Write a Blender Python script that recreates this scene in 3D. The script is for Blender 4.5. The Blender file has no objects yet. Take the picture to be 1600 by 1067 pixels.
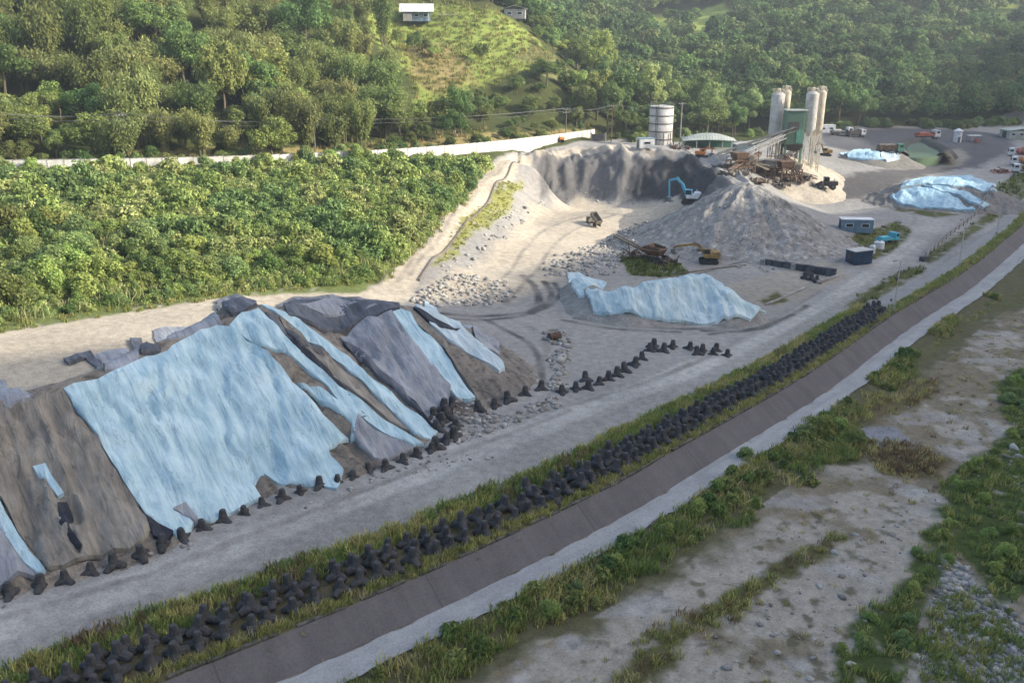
import bpy, bmesh, math, random
import numpy as np
from mathutils import Vector, Matrix, Euler
from mathutils.geometry import delaunay_2d_cdt

random.seed(7)
rng = np.random.default_rng(7)
SC = bpy.context.scene
COL = SC.collection
R = math.radians

# ------------------------------------------------------------------ camera
F_PX, CAM_H, Y_HOR = 1385.0, 40.0, 60.0
TILT = math.atan((533.5 - Y_HOR) / F_PX)
CT, ST = math.cos(TILT), math.sin(TILT)
cam_d = bpy.data.cameras.new('camera')
cam_d.sensor_width = 36.0
cam_d.lens = F_PX * 36.0 / 1600.0
cam_d.clip_start = 0.5
cam_d.clip_end = 6000
cam = bpy.data.objects.new('camera', cam_d)
COL.objects.link(cam)
cam.location = (0, 0, CAM_H)
cam.rotation_euler = (math.pi / 2 - TILT, 0, 0)
SC.camera = cam


def ray(px, py):
    u = (px - 800) / F_PX
    v = (py - 533.5) / F_PX
    return (u, CT - v * ST, -ST - v * CT)


def pz(px, py, z=0.0):
    """photograph point on the level z -> plan position"""
    d = ray(px, py)
    k = (z - CAM_H) / d[2]
    return (d[0] * k, d[1] * k)


def py_(px, py, Y):
    """photograph point at plan distance Y -> (x, Y, z)"""
    d = ray(px, py)
    k = Y / d[1]
    return (d[0] * k, Y, CAM_H + d[2] * k)


# ------------------------------------------------------------------ noise
def _h(ix, iy, seed):
    n = (ix.astype(np.int64) * 374761393 + iy.astype(np.int64) * 668265263 + seed * 974634777) & 0xFFFFFFFF
    n = ((n ^ (n >> 13)) * 1274126177) & 0xFFFFFFFF
    n = n ^ (n >> 16)
    return (n & 0xFFFF) / 65535.0


def vnoise(x, y, seed=0):
    x = np.asarray(x, float); y = np.asarray(y, float)
    ix = np.floor(x); iy = np.floor(y)
    fx = x - ix; fy = y - iy
    fx = fx * fx * (3 - 2 * fx); fy = fy * fy * (3 - 2 * fy)
    a = _h(ix, iy, seed); b = _h(ix + 1, iy, seed)
    c = _h(ix, iy + 1, seed); d = _h(ix + 1, iy + 1, seed)
    return (a + (b - a) * fx) * (1 - fy) + (c + (d - c) * fx) * fy


def fbm(x, y, seed=0, octv=4):
    s = 0.0; a = 0.5; t = 0.0
    x = np.asarray(x, float); y = np.asarray(y, float)
    for o in range(octv):
        s = s + a * vnoise(x, y, seed + o * 17); t += a
        x = x * 2.03 + 13.7; y = y * 2.03 + 7.1; a *= 0.5
    return s / t - 0.5          # -0.5 .. 0.5


def sstep(a, b, x):
    t = np.clip((x - a) / (b - a), 0, 1)
    return t * t * (3 - 2 * t)


def seg_dist(x, y, pts):
    """distance, arc position and side of the nearest point of a polyline"""
    best = np.full(np.shape(x), 1e18); s_at = np.zeros(np.shape(x)); side = np.zeros(np.shape(x))
    fr = np.zeros(np.shape(x))
    s0 = 0.0
    for i in range(len(pts) - 1):
        ax, ay = pts[i][:2]; bx, by = pts[i + 1][:2]
        dx, dy = bx - ax, by - ay
        L2 = dx * dx + dy * dy; L = math.sqrt(L2)
        t = np.clip(((x - ax) * dx + (y - ay) * dy) / L2, 0, 1)
        qx = x - ax - t * dx; qy = y - ay - t * dy
        d = qx * qx + qy * qy
        m = d < best
        best = np.where(m, d, best)
        s_at = np.where(m, s0 + t * L, s_at)
        fr = np.where(m, i + t, fr)
        side = np.where(m, np.sign(dx * qy - dy * qx), side)
        s0 += L
    return np.sqrt(best), s_at, side, fr


def poly_sd(x, y, poly):
    """signed distance to a polygon, positive inside"""
    n = len(poly)
    best = np.full(np.shape(x), 1e18)
    ins = np.zeros(np.shape(x), bool)
    for i in range(n):
        ax, ay = poly[i][:2]; bx, by = poly[(i + 1) % n][:2]
        dx, dy = bx - ax, by - ay
        t = np.clip(((x - ax) * dx + (y - ay) * dy) / (dx * dx + dy * dy + 1e-12), 0, 1)
        d = (x - ax - t * dx) ** 2 + (y - ay - t * dy) ** 2
        best = np.minimum(best, d)
        if ay != by:
            c = ((ay > y) != (by > y)) & (x < dx * (y - ay) / (by - ay) + ax)
            ins ^= c
    return np.where(ins, 1, -1) * np.sqrt(best)


def pline(pts, step):
    """resample a plan polyline evenly -> list of (x, y, tx, ty, s)"""
    out = []; s0 = 0.0; nxt = 0.0
    for i in range(len(pts) - 1):
        ax, ay = pts[i][:2]; bx, by = pts[i + 1][:2]
        L = math.hypot(bx - ax, by - ay)
        while nxt <= s0 + L:
            t = (nxt - s0) / L
            out.append((ax + (bx - ax) * t, ay + (by - ay) * t, (bx - ax) / L, (by - ay) / L, nxt))
            nxt += step
        s0 += L
    return out


def smooth_line(pts, n=8):
    """Catmull-Rom through the points"""
    P = [np.array(p, float) for p in pts]
    P = [2 * P[0] - P[1]] + P + [2 * P[-1] - P[-2]]
    out = []
    for i in range(1, len(P) - 2):
        for k in range(n):
            t = k / n
            out.append(tuple(0.5 * ((2 * P[i]) + (-P[i - 1] + P[i + 1]) * t + (2 * P[i - 1] - 5 * P[i] + 4 * P[i + 1] - P[i + 2]) * t * t
                                    + (-P[i - 1] + 3 * P[i] - 3 * P[i + 1] + P[i + 2]) * t ** 3)))
    out.append(tuple(P[-2]))
    return out


# ------------------------------------------------------------------ object helpers
def mesh_obj(name, verts, faces, mat=None, parent=None, smooth=False):
    me = bpy.data.meshes.new(name)
    me.from_pydata([tuple(v) for v in verts], [], [tuple(int(i) for i in f) for f in faces])
    me.update()
    o = bpy.data.objects.new(name, me)
    COL.objects.link(o)
    if mat is not None:
        for m in (mat if isinstance(mat, (list, tuple)) else [mat]):
            me.materials.append(m)
    if parent is not None:
        o.parent = parent
    if smooth:
        me.polygons.foreach_set('use_smooth', [True] * len(me.polygons))
    return o


def np_mesh(name, verts, faces, mat=None, parent=None, smooth=False, k=4):
    """fast mesh from numpy arrays, all faces with k corners"""
    me = bpy.data.meshes.new(name)
    nv, nf = len(verts), len(faces)
    me.vertices.add(nv)
    me.vertices.foreach_set('co', np.ascontiguousarray(verts, dtype=np.float32).ravel())
    me.loops.add(nf * k)
    me.loops.foreach_set('vertex_index', np.ascontiguousarray(faces, dtype=np.int32).ravel())
    me.polygons.add(nf)
    me.polygons.foreach_set('loop_start', np.arange(0, nf * k, k, dtype=np.int32))
    if smooth:
        me.polygons.foreach_set('use_smooth', np.ones(nf, dtype=bool))
    me.update(calc_edges=True)
    me.validate()
    o = bpy.data.objects.new(name, me)
    COL.objects.link(o)
    if mat is not None:
        me.materials.append(mat)
    if parent is not None:
        o.parent = parent
    return o


def color_attr(o, cols, name='Col'):
    a = o.data.color_attributes.new(name, 'FLOAT_COLOR', 'POINT')
    c = np.ones((len(cols), 4), np.float32); c[:, :3] = cols
    a.data.foreach_set('color', c.ravel())


def tag(o, label=None, cat=None, group=None, kind=None):
    if label: o['label'] = label
    if cat: o['category'] = cat
    if group: o['group'] = group
    if kind: o['kind'] = kind
    return o


def thing(name, loc, rz, label, cat, group=None, scale=1.0):
    o = bpy.data.objects.new(name, None)
    COL.objects.link(o)
    o.empty_display_size = 0.5
    o.location = loc
    o.rotation_euler = (0, 0, rz)
    o.scale = (scale,) * 3
    return tag(o, label, cat, group)


def copy_tree(o, loc, rz=None, label=None, scale=None):
    c = o.copy(); COL.objects.link(c)
    c.location = loc
    if rz is not None: c.rotation_euler = (0, 0, rz)
    if label: c['label'] = label
    if scale is not None: c.scale = (scale,) * 3 if not isinstance(scale, tuple) else scale
    for ch in list(o.children):
        d = ch.copy(); COL.objects.link(d); d.parent = c
        for g in list(ch.children):
            e = g.copy(); COL.objects.link(e); e.parent = d
    return c


class MB:
    """collects shapes into one mesh"""
    def __init__(s): s.v = []; s.f = []

    def add(s, v, f):
        n = len(s.v); s.v += [tuple(p) for p in v]; s.f += [tuple(i + n for i in q) for q in f]; return s

    def box(s, c, d, rz=0, ry=0, rx=0, taper=1.0, bev=0.0):
        x, y, z = d[0] / 2, d[1] / 2, d[2] / 2
        M = Matrix.Translation(c) @ Euler((rx, ry, rz)).to_matrix().to_4x4()
        t = taper
        if bev > 0:
            bm = bmesh.new(); bmesh.ops.create_cube(bm, size=1)
            for q in bm.verts:
                k = t if q.co.z > 0 else 1
                q.co = Vector((q.co.x * d[0] * k, q.co.y * d[1] * k, q.co.z * d[2]))
            bmesh.ops.bevel(bm, geom=bm.edges[:], offset=bev, segments=1, affect='EDGES')
            bm.verts.index_update()
            s.add([M @ q.co for q in bm.verts], [[w.index for w in q.verts] for q in bm.faces]); bm.free(); return s
        v = [(-x, -y, -z), (x, -y, -z), (x, y, -z), (-x, y, -z), (-x * t, -y * t, z), (x * t, -y * t, z), (x * t, y * t, z), (-x * t, y * t, z)]
        return s.add([M @ Vector(p) for p in v], [(3, 2, 1, 0), (4, 5, 6, 7), (0, 1, 5, 4), (1, 2, 6, 5), (2, 3, 7, 6), (3, 0, 4, 7)])

    def bar(s, a, b, w, h=None):
        a, b = Vector(a), Vector(b); h = h or w
        d = (b - a); L = d.length; d.normalize()
        up = Vector((0, 0, 1)) if abs(d.z) < 0.95 else Vector((0, 1, 0))
        r = d.cross(up).normalized(); u = r.cross(d)
        v = []
        for p in (a, b):
            v += [p - r * w / 2 - u * h / 2, p + r * w / 2 - u * h / 2, p + r * w / 2 + u * h / 2, p - r * w / 2 + u * h / 2]
        return s.add(v, [(0, 1, 2, 3), (7, 6, 5, 4), (0, 4, 5, 1), (1, 5, 6, 2), (2, 6, 7, 3), (3, 7, 4, 0)])

    def tube(s, pts, rads, n=10, cap=True):
        P = [Vector(p) for p in pts]
        if not isinstance(rads, (list, tuple)): rads = [rads] * len(P)
        d0 = (P[1] - P[0]).normalized()
        up = Vector((0, 0, 1)) if abs(d0.z) < 0.95 else Vector((1, 0, 0))
        v = []
        for i, p in enumerate(P):
            d = (P[min(i + 1, len(P) - 1)] - P[max(i - 1, 0)]).normalized()
            r = d.cross(up).normalized(); u = r.cross(d)
            for k in range(n):
                a = 2 * math.pi * k / n
                v.append(p + (r * math.cos(a) + u * math.sin(a)) * rads[i])
        f = []
        for i in range(len(P) - 1):
            for k in range(n):
                k2 = (k + 1) % n
                f.append((i * n + k, i * n + k2, (i + 1) * n + k2, (i + 1) * n + k))
        if cap:
            f.append(tuple(range(n))[::-1]); f.append(tuple((len(P) - 1) * n + k for k in range(n)))
        return s.add(v, f)

    def prism(s, prof, y0, y1):
        """profile in x,z swept from y0 to y1"""
        n = len(prof)
        v = [(x, y0, z) for x, z in prof] + [(x, y1, z) for x, z in prof]
        f = [tuple(range(n)), tuple(range(2 * n - 1, n - 1, -1))]
        f += [(i, i + n, (i + 1) % n + n, (i + 1) % n) for i in range(n)]
        return s.add(v, f)

    def build(s, name, mat, parent=None, smooth=False):
        o = mesh_obj(name, s.v, s.f, mat, parent)
        bm = bmesh.new(); bm.from_mesh(o.data)
        bmesh.ops.recalc_face_normals(bm, faces=bm.faces[:]); bm.to_mesh(o.data); bm.free()
        if smooth:
            o.data.polygons.foreach_set('use_smooth', [True] * len(o.data.polygons))
            o.data.set_sharp_from_angle(angle=R(35))
        return o


# ------------------------------------------------------------------ materials
def mat_new(name):
    m = bpy.data.materials.new(name); m.use_nodes = True
    nt = m.node_tree
    b = nt.nodes['Principled BSDF']
    return m, nt, b


def paint(name, c, rough=0.6, var=0.25, scale=1.5, metal=0.0, bump=0.0, c2=None, spec=0.3, obj=True, fac=(0.35, 0.65)):
    """base colour broken up by two scales of noise; c2 = a second colour in patches (dirt, rust)"""
    m, nt, b = mat_new(name)
    N = nt.nodes; L = nt.links
    tc = N.new('ShaderNodeTexCoord')
    src = tc.outputs['Object' if obj else 'Generated']
    n1 = N.new('ShaderNodeTexNoise'); n1.inputs['Scale'].default_value = scale; n1.inputs['Detail'].default_value = 6
    n2 = N.new('ShaderNodeTexNoise'); n2.inputs['Scale'].default_value = scale * 7; n2.inputs['Detail'].default_value = 3
    L.new(src, n1.inputs['Vector']); L.new(src, n2.inputs['Vector'])
    r1 = N.new('ShaderNodeValToRGB')
    a = c; d = c2 if c2 else tuple(x * (1 - var) for x in c)
    r1.color_ramp.elements[0].position = fac[0]; r1.color_ramp.elements[0].color = (*d, 1)
    r1.color_ramp.elements[1].position = fac[1]; r1.color_ramp.elements[1].color = (*a, 1)
    L.new(n1.outputs['Fac'], r1.inputs['Fac'])
    mul = N.new('ShaderNodeMix'); mul.data_type = 'RGBA'; mul.blend_type = 'MULTIPLY'
    mul.inputs['Factor'].default_value = 1.0
    mr = N.new('ShaderNodeMapRange'); mr.inputs[1].default_value = 0.25; mr.inputs[2].default_value = 0.75
    mr.inputs[3].default_value = 1 - var; mr.inputs[4].default_value = 1 + var * 0.5
    L.new(n2.outputs['Fac'], mr.inputs[0])
    L.new(r1.outputs['Color'], mul.inputs[6]); L.new(mr.outputs[0], mul.inputs[7])
    L.new(mul.outputs[2], b.inputs['Base Color'])
    b.inputs['Roughness'].default_value = rough
    b.inputs['Metallic'].default_value = metal
    b.inputs['Specular IOR Level'].default_value = spec
    if bump:
        bp = N.new('ShaderNodeBump'); bp.inputs['Strength'].default_value = 0.6; bp.inputs['Distance'].default_value = bump
        L.new(n2.outputs['Fac'], bp.inputs['Height']); L.new(bp.outputs['Normal'], b.inputs['Normal'])
    return m


def ground_mat(name, bump=0.15, s1=0.9, s2=5.0, var=0.35, speck=0.0):
    """colour from the surface's own material map, broken up by grain"""
    m, nt, b = mat_new(name)
    N = nt.nodes; L = nt.links
    at = N.new('ShaderNodeAttribute'); at.attribute_name = 'Col'
    tc = N.new('ShaderNodeTexCoord')
    n1 = N.new('ShaderNodeTexNoise'); n1.inputs['Scale'].default_value = s1; n1.inputs['Detail'].default_value = 7; n1.inputs['Roughness'].default_value = 0.65
    n2 = N.new('ShaderNodeTexNoise'); n2.inputs['Scale'].default_value = s2; n2.inputs['Detail'].default_value = 4; n2.inputs['Roughness'].default_value = 0.7
    L.new(tc.outputs['Object'], n1.inputs['Vector']); L.new(tc.outputs['Object'], n2.inputs['Vector'])
    ad = N.new('ShaderNodeMath'); ad.operation = 'ADD'
    L.new(n1.outputs['Fac'], ad.inputs[0]); L.new(n2.outputs['Fac'], ad.inputs[1])
    mr = N.new('ShaderNodeMapRange'); mr.inputs[1].default_value = 0.7; mr.inputs[2].default_value = 1.3
    mr.inputs[3].default_value = 1 - var; mr.inputs[4].default_value = 1 + var
    L.new(ad.outputs[0], mr.inputs[0])
    mul = N.new('ShaderNodeMix'); mul.data_type = 'RGBA'; mul.blend_type = 'MULTIPLY'; mul.inputs['Factor'].default_value = 1
    L.new(at.outputs['Color'], mul.inputs[6]); L.new(mr.outputs[0], mul.inputs[7])
    L.new(mul.outputs[2], b.inputs['Base Color'])
    b.inputs['Roughness'].default_value = 0.95
    b.inputs['Specular IOR Level'].default_value = 0.1
    bp = N.new('ShaderNodeBump'); bp.inputs['Strength'].default_value = 0.7; bp.inputs['Distance'].default_value = bump
    L.new(ad.outputs[0], bp.inputs['Height']); L.new(bp.outputs['Normal'], b.inputs['Normal'])
    return m


def leaf_mat(name, c1, c2, c3=None, trans=0.25, per_obj=0.25):
    """leaf colour varied leaf by leaf and tree by tree"""
    m, nt, b = mat_new(name)
    N = nt.nodes; L = nt.links
    gi = N.new('ShaderNodeNewGeometry'); oi = N.new('ShaderNodeObjectInfo')
    r = N.new('ShaderNodeValToRGB')
    e = r.color_ramp.elements
    e[0].position = 0.0; e[0].color = (*c1, 1); e[1].position = 1.0; e[1].color = (*c2, 1)
    if c3:
        k = e.new(0.55); k.color = (*c3, 1)
    L.new(gi.outputs['Random Per Island'], r.inputs['Fac'])
    hsv = N.new('ShaderNodeHueSaturation')
    mv = N.new('ShaderNodeMapRange'); mv.inputs[3].default_value = 1 - per_obj; mv.inputs[4].default_value = 1 + per_obj
    L.new(oi.outputs['Random'], mv.inputs[0]); L.new(mv.outputs[0], hsv.inputs['Value'])
    mh = N.new('ShaderNodeMapRange'); mh.inputs[3].default_value = 0.475; mh.inputs[4].default_value = 0.52
    m2 = N.new('ShaderNodeMath'); m2.operation = 'MULTIPLY'; m2.inputs[1].default_value = 7.31
    fr = N.new('ShaderNodeMath'); fr.operation = 'FRACT'
    L.new(oi.outputs['Random'], m2.inputs[0]); L.new(m2.outputs[0], fr.inputs[0]); L.new(fr.outputs[0], mh.inputs[0])
    L.new(mh.outputs[0], hsv.inputs['Hue'])
    L.new(r.outputs['Color'], hsv.inputs['Color'])
    L.new(hsv.outputs['Color'], b.inputs['Base Color'])
    b.inputs['Roughness'].default_value = 0.6
    b.inputs['Specular IOR Level'].default_value = 0.25
    if trans > 0:
        tr = N.new('ShaderNodeBsdfTranslucent'); mx = N.new('ShaderNodeMixShader')
        mx.inputs[0].default_value = trans
        L.new(hsv.outputs['Color'], tr.inputs['Color'])
        L.new(b.outputs[0], mx.inputs[1]); L.new(tr.outputs[0], mx.inputs[2])
        L.new(mx.outputs[0], N['Material Output'].inputs['Surface'])
    return m
# ------------------------------------------------------------------ terrain: control points -> smooth surface
CP = []
def cz(*pts):
    for px, py, z in pts:
        x, y = pz(px, py, z); CP.append((x, y, z))
def cy(off, *pts):
    for px, py, Y in pts:
        x, y, z = py_(px, py, Y); CP.append((x, y, z + off))
# yard, embankment road
cz((300, 900, 0), (600, 740, 0), (900, 640, 0), (1100, 560, 0), (1300, 450, 0), (1450, 360, 0), (1560, 300, .3), (80, 960, 0),
   (1150, 480, 0), (900, 560, 0), (820, 520, .2), (1000, 520, 0), (1100, 440, 0), (1200, 450, 0), (1350, 390, .2), (940, 420, .2), (1000, 400, 0))
# plateau behind the long heap and foot of the green slope
cz((-150, 560, 6), (0, 515, 5), (200, 480, 4.5), (440, 450, 4), (590, 445, 3.2), (100, 575, 4.5), (330, 500, 4), (520, 470, 3), (640, 470, 2), (700, 475, 1.0), (760, 470, .5))
# ramp road, bank beside it, pit floor
cz((660, 405, 4), (720, 340, 6), (770, 285, 8), (830, 240, 9.5), (690, 405, 3.5), (760, 345, 3.6), (800, 300, 6), (840, 265, 8),
   (790, 375, .8), (820, 340, .6), (850, 318, .3), (820, 385, .3), (920, 340, 0), (960, 325, 0), (880, 350, 0), (730, 420, .8), (800, 430, .5), (1000, 330, 0), (1060, 335, 0))
# pit rim and foot of its face
RIM = [(850, 246), (880, 240), (910, 240), (940, 243), (970, 245), (1000, 244), (1030, 244), (1060, 245), (1090, 247), (1110, 258), (1130, 273), (1150, 289)]
RIMP = [pz(a, b, 9.6) for a, b in RIM]
FOOT = [(850, 306), (880, 305), (910, 304), (940, 305), (970, 306), (1000, 308), (1030, 312), (1050, 315)]
cz(*[(a, b, 9.6) for a, b in RIM]); cz(*[(a, b, 0) for a, b in FOOT])
for q in [(38.5, 212, 0), (38.3, 203, 0), (38.8, 194, .2), (39.5, 186, .3), (47.4, 218, 9.6), (47.4, 205, 9.6), (47, 197, 9.6), (46.6, 189, 9.6), (56, 210, 8.2), (56, 195, 7)]: CP.append(q)
# plant yard and right hand yard
cz((1030, 226, 9), (1110, 235, 9.2), (1180, 262, 8), (1245, 243, 8), (1245, 262, 6.5), (960, 225, 9.6), (900, 232, 9.6), (1300, 218, 7), (1400, 215, 6), (1500, 218, 5),
   (1600, 215, 4.5), (1600, 255, 3), (1560, 325, .6), (1400, 332, .6), (1300, 335, .6), (1450, 300, 1.6), (1400, 262, 4), (1480, 250, 3.6), (1240, 310, 2.0), (1330, 290, 2.5), (1290, 292, 2.6), (1340, 240, 5.5))
# road along the white wall
WALL = [(-60, 274, 15.5), (0, 272, 15.2), (120, 270, 14.9), (250, 267, 14.5), (380, 263, 14), (500, 257.5, 13.4), (580, 253, 13), (650, 248, 12.5), (720, 242, 12), (790, 234.5, 11.4), (860, 225.5, 10.7), (930, 215, 10)]
cz(*WALL)
cz((300, 360, 9.5), (100, 380, 10), (500, 340, 9), (620, 330, 8), (0, 420, 8), (200, 420, 7), (420, 400, 6.5), (560, 400, 5.8), (690, 290, 9))
# wooded hills
cy(-4, (0, 190, 190), (0, 100, 215), (0, 0, 245), (0, -100, 300), (300, 190, 205), (300, 100, 235), (300, 0, 275), (300, -100, 330), (550, 200, 225), (550, 100, 270), (550, 0, 320), (550, -80, 360))
cy(-2, (700, 195, 250), (780, 195, 260), (850, 195, 275))
cy(0, (660, 165, 275), (700, 110, 300), (760, 150, 290), (652, 48, 332), (600, 60, 320), (640, -10, 350), (850, 150, 298), (930, 190, 300), (900, 150, 312), (870, 108, 322), (830, 62, 335), (780, 18, 346), (700, -22, 356), (780, 80, 322))
cy(-4, (1000, 178, 345), (1000, 130, 400), (1000, 80, 470), (1000, 40, 560), (1000, -20, 650), (1130, 180, 350), (1130, 120, 410), (1130, 50, 500), (1130, -10, 600),
   (1300, 170, 350), (1300, 110, 410), (1300, 50, 480), (1300, 0, 550), (1300, -80, 650), (1450, 170, 365), (1450, 110, 430), (1450, 30, 520), (1600, 165, 390), (1600, 90, 450), (1600, 20, 540), (1600, -60, 650), (1800, 150, 420), (1800, 40, 540),
   (900, 20, 560), (800, -20, 620))
for q in [(55, 480, 30), (35, 430, 30), (20, 520, 55)]: CP.append(q)
# outside the picture
for q in [(-60, 35, 0), (-90, 60, 3), (-140, 120, 14), (-200, 60, 20), (-260, 180, 60), (-150, 300, 90), (-320, 0, 40), (-60, 0, 0), (0, 5, 0), (60, 40, 0), (150, 100, 0),
          (250, 200, 0), (-80, -60, 0), (80, -80, 0), (350, 330, 5), (-200, 450, 130), (0, 800, 150), (400, 900, 190), (700, 900, 200), (600, 500, 60), (-500, 500, 160),
          (0, -300, 0), (300, -200, 0), (-300, -200, 30)]: CP.append(q)
CPA = np.array(CP, float)
_c = 3.0
def _phi(dx, dy): return np.sqrt(dx * dx + dy * dy + _c * _c)
_n = len(CPA)
_A = np.zeros((_n + 3, _n + 3))
_A[:_n, :_n] = _phi(CPA[:, None, 0] - CPA[None, :, 0], CPA[:, None, 1] - CPA[None, :, 1]) + np.eye(_n) * -0.15
_A[:_n, _n] = 1; _A[:_n, _n + 1] = CPA[:, 0]; _A[:_n, _n + 2] = CPA[:, 1]
_A[_n:, :_n] = _A[:_n, _n:].T
_W = np.linalg.solve(_A, np.concatenate([CPA[:, 2], np.zeros(3)]))

def rbf(x, y):
    out = _W[_n] + _W[_n + 1] * x + _W[_n + 2] * y
    for i in range(_n):
        out = out + _W[i] * _phi(x - CPA[i, 0], y - CPA[i, 1])
    return out

# revetment: top edge of the paved slope, on the level of the embankment
REV = [pz(*p) for p in [(280, 1055), (530, 954), (736, 865), (960, 758), (1060, 701), (1262, 586), (1397, 492), (1509, 424), (1593, 357)]]
REV = [(-150, -60), (-70, 10)] + smooth_line(REV, 4) + [(150, 247), (200, 325), (250, 420), (330, 560)]
REV_W, REV_Z, BERM_W = 2.35, -1.8, 2.7

def rev_d(x, y):
    d, s, side, fr = seg_dist(x, y, REV)
    return np.where(side < 0, d, -d), s      # positive towards the river

# mountain across the river, out of the picture on the right: it keeps the lower half of the yard in its shade
SUN_EL, SUN_DX, SUN_DY = 25.0, 0.98, -0.2
_l = math.hypot(SUN_DX, SUN_DY); SUN_DX /= _l; SUN_DY /= _l
SH_A, SH_B, SH_D = (-58., 94.), (103., 278.), 330.0
_dx, _dy = SH_B[0] - SH_A[0], SH_B[1] - SH_A[1]; _l = math.hypot(_dx, _dy); _dx /= _l; _dy /= _l
MT_K = (-420, -200, 0, 90, 150, 195, 240, 275, 330, 480)
MT = [(SH_A[0] + SUN_DX * SH_D + _dx * k, SH_A[1] + SUN_DY * SH_D + _dy * k) for k in MT_K]
MT_Z = [167, 164, 158.5, 151, 143, 136, 146, 162, 180, 205]

def mountain(x, y):
    d, s, side, fr = seg_dist(x, y, MT)
    z = np.interp(fr, range(len(MT)), MT_Z)
    z = z + fbm(s / 40.0, s * 0 + 3.3, 91, 3) * 14
    return z - 1.0 * np.sqrt(d * d + 36) + 5


def base(x, y):
    x = np.asarray(x, float); y = np.asarray(y, float)
    # crumbling face of the pit: the surface is pushed in and out
    dp = seg_dist(x, y, RIMP)[0]; wp = 1 - sstep(5, 13, dp)
    z = rbf(x + wp * fbm(x / 3.2, y / 5, 61, 4) * 3.5, y + wp * (fbm(x / 4.0, y / 7, 62, 4) * 5.5))
    z = z + wp * fbm(x / 2.2, z / 1.6, 63, 4) * 2.6 * sstep(.3, 2, z) - np.abs(fbm(x / 1.5, z / 2.6, 64, 3)) * wp * 1.6 * sstep(.3, 2, z)
    d, s = rev_d(x, y)
    z = z + fbm(x / 6, y / 6, 3, 4) * 0.35 * sstep(-9.0, -14.0, d)
    hill = sstep(14, 24, z)
    z = z + fbm(x / 34, y / 34, 5, 4) * 9 * hill
    m = mountain(x, y)
    # ground below the revetment: paved slope, berm, bank, river bed
    yard = np.where(d > -9, z * sstep(-3, -9, d), z)
    bed = -2.5 + fbm(x / 11, y / 11, 11, 4) * 0.9 - 0.012 * np.clip(d - 20, 0, 40)
    prof = np.where(d < REV_W, -0.14 + (REV_Z) * d / REV_W, REV_Z - 0.14)
    k = sstep(REV_W + BERM_W, REV_W + BERM_W + 3.5, d)
    riv = prof * (1 - k) + bed * k
    riv = np.where(d > 60, np.maximum(riv, m), riv)
    z = np.where(d > -0.05, np.where(y > 330, np.maximum(riv, z * sstep(20, 60, d) + riv * (1 - sstep(20, 60, d))), riv), yard)
    return np.where(d > 40, np.maximum(z, m), z)


# ------------------------------------------------------------------ heaps
def _crest(pts): return [(*pz(a, b, z), z) for a, b, z in pts]
HEAPS = {
    'long': dict(crest=_crest([(-220, 690, 9), (-100, 650, 10), (0, 622, 10), (100, 600, 10.4), (170, 575, 10.6), (240, 548, 10.8), (300, 520, 11.3), (350, 492, 12.2), (372, 474, 12.8), (400, 480, 12.5), (425, 490, 11.6)]), tan=.66, n=1.0),
    'long2': dict(crest=_crest([(425, 490, 11.0), (470, 476, 10.0), (530, 470, 9.6), (600, 477, 9.4), (640, 482, 8.8), (668, 492, 7.4)]), tan=.60, n=.8),
    'mid': dict(crest=_crest([(905, 436, 2.2), (940, 455, 3.2), (990, 452, 4.0), (1050, 440, 4.8), (1095, 435, 5.0), (1130, 452, 4.0), (1165, 474, 2.2)]), tan=.72, n=.5),
    'right': dict(crest=_crest([(1412, 293, 4.2), (1440, 283, 5.6), (1490, 281, 6.0), (1530, 292, 4.6)]), tan=.36, n=.9),
    'far': dict(crest=_crest([(1325, 240, 7.2), (1360, 238, 7.8), (1400, 238, 7.4)]), tan=.5, n=.6),
    'cone': dict(crest=_crest([(1160, 284, 12.2), (1172, 284, 12.2)]), tan=.56, n=.5),
    'pale': dict(crest=_crest([(1195, 247, 10.4), (1225, 240, 11.2), (1262, 250, 8.6), (1290, 262, 6.3)]), tan=.62, n=.4),
    'dark': dict(crest=_crest([(1240, 291, 4.2), (1252, 294, 3.9)]), tan=.7, n=.2),
}
for h in HEAPS.values():
    h['z'] = [c[2] for c in h['crest']]

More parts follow.
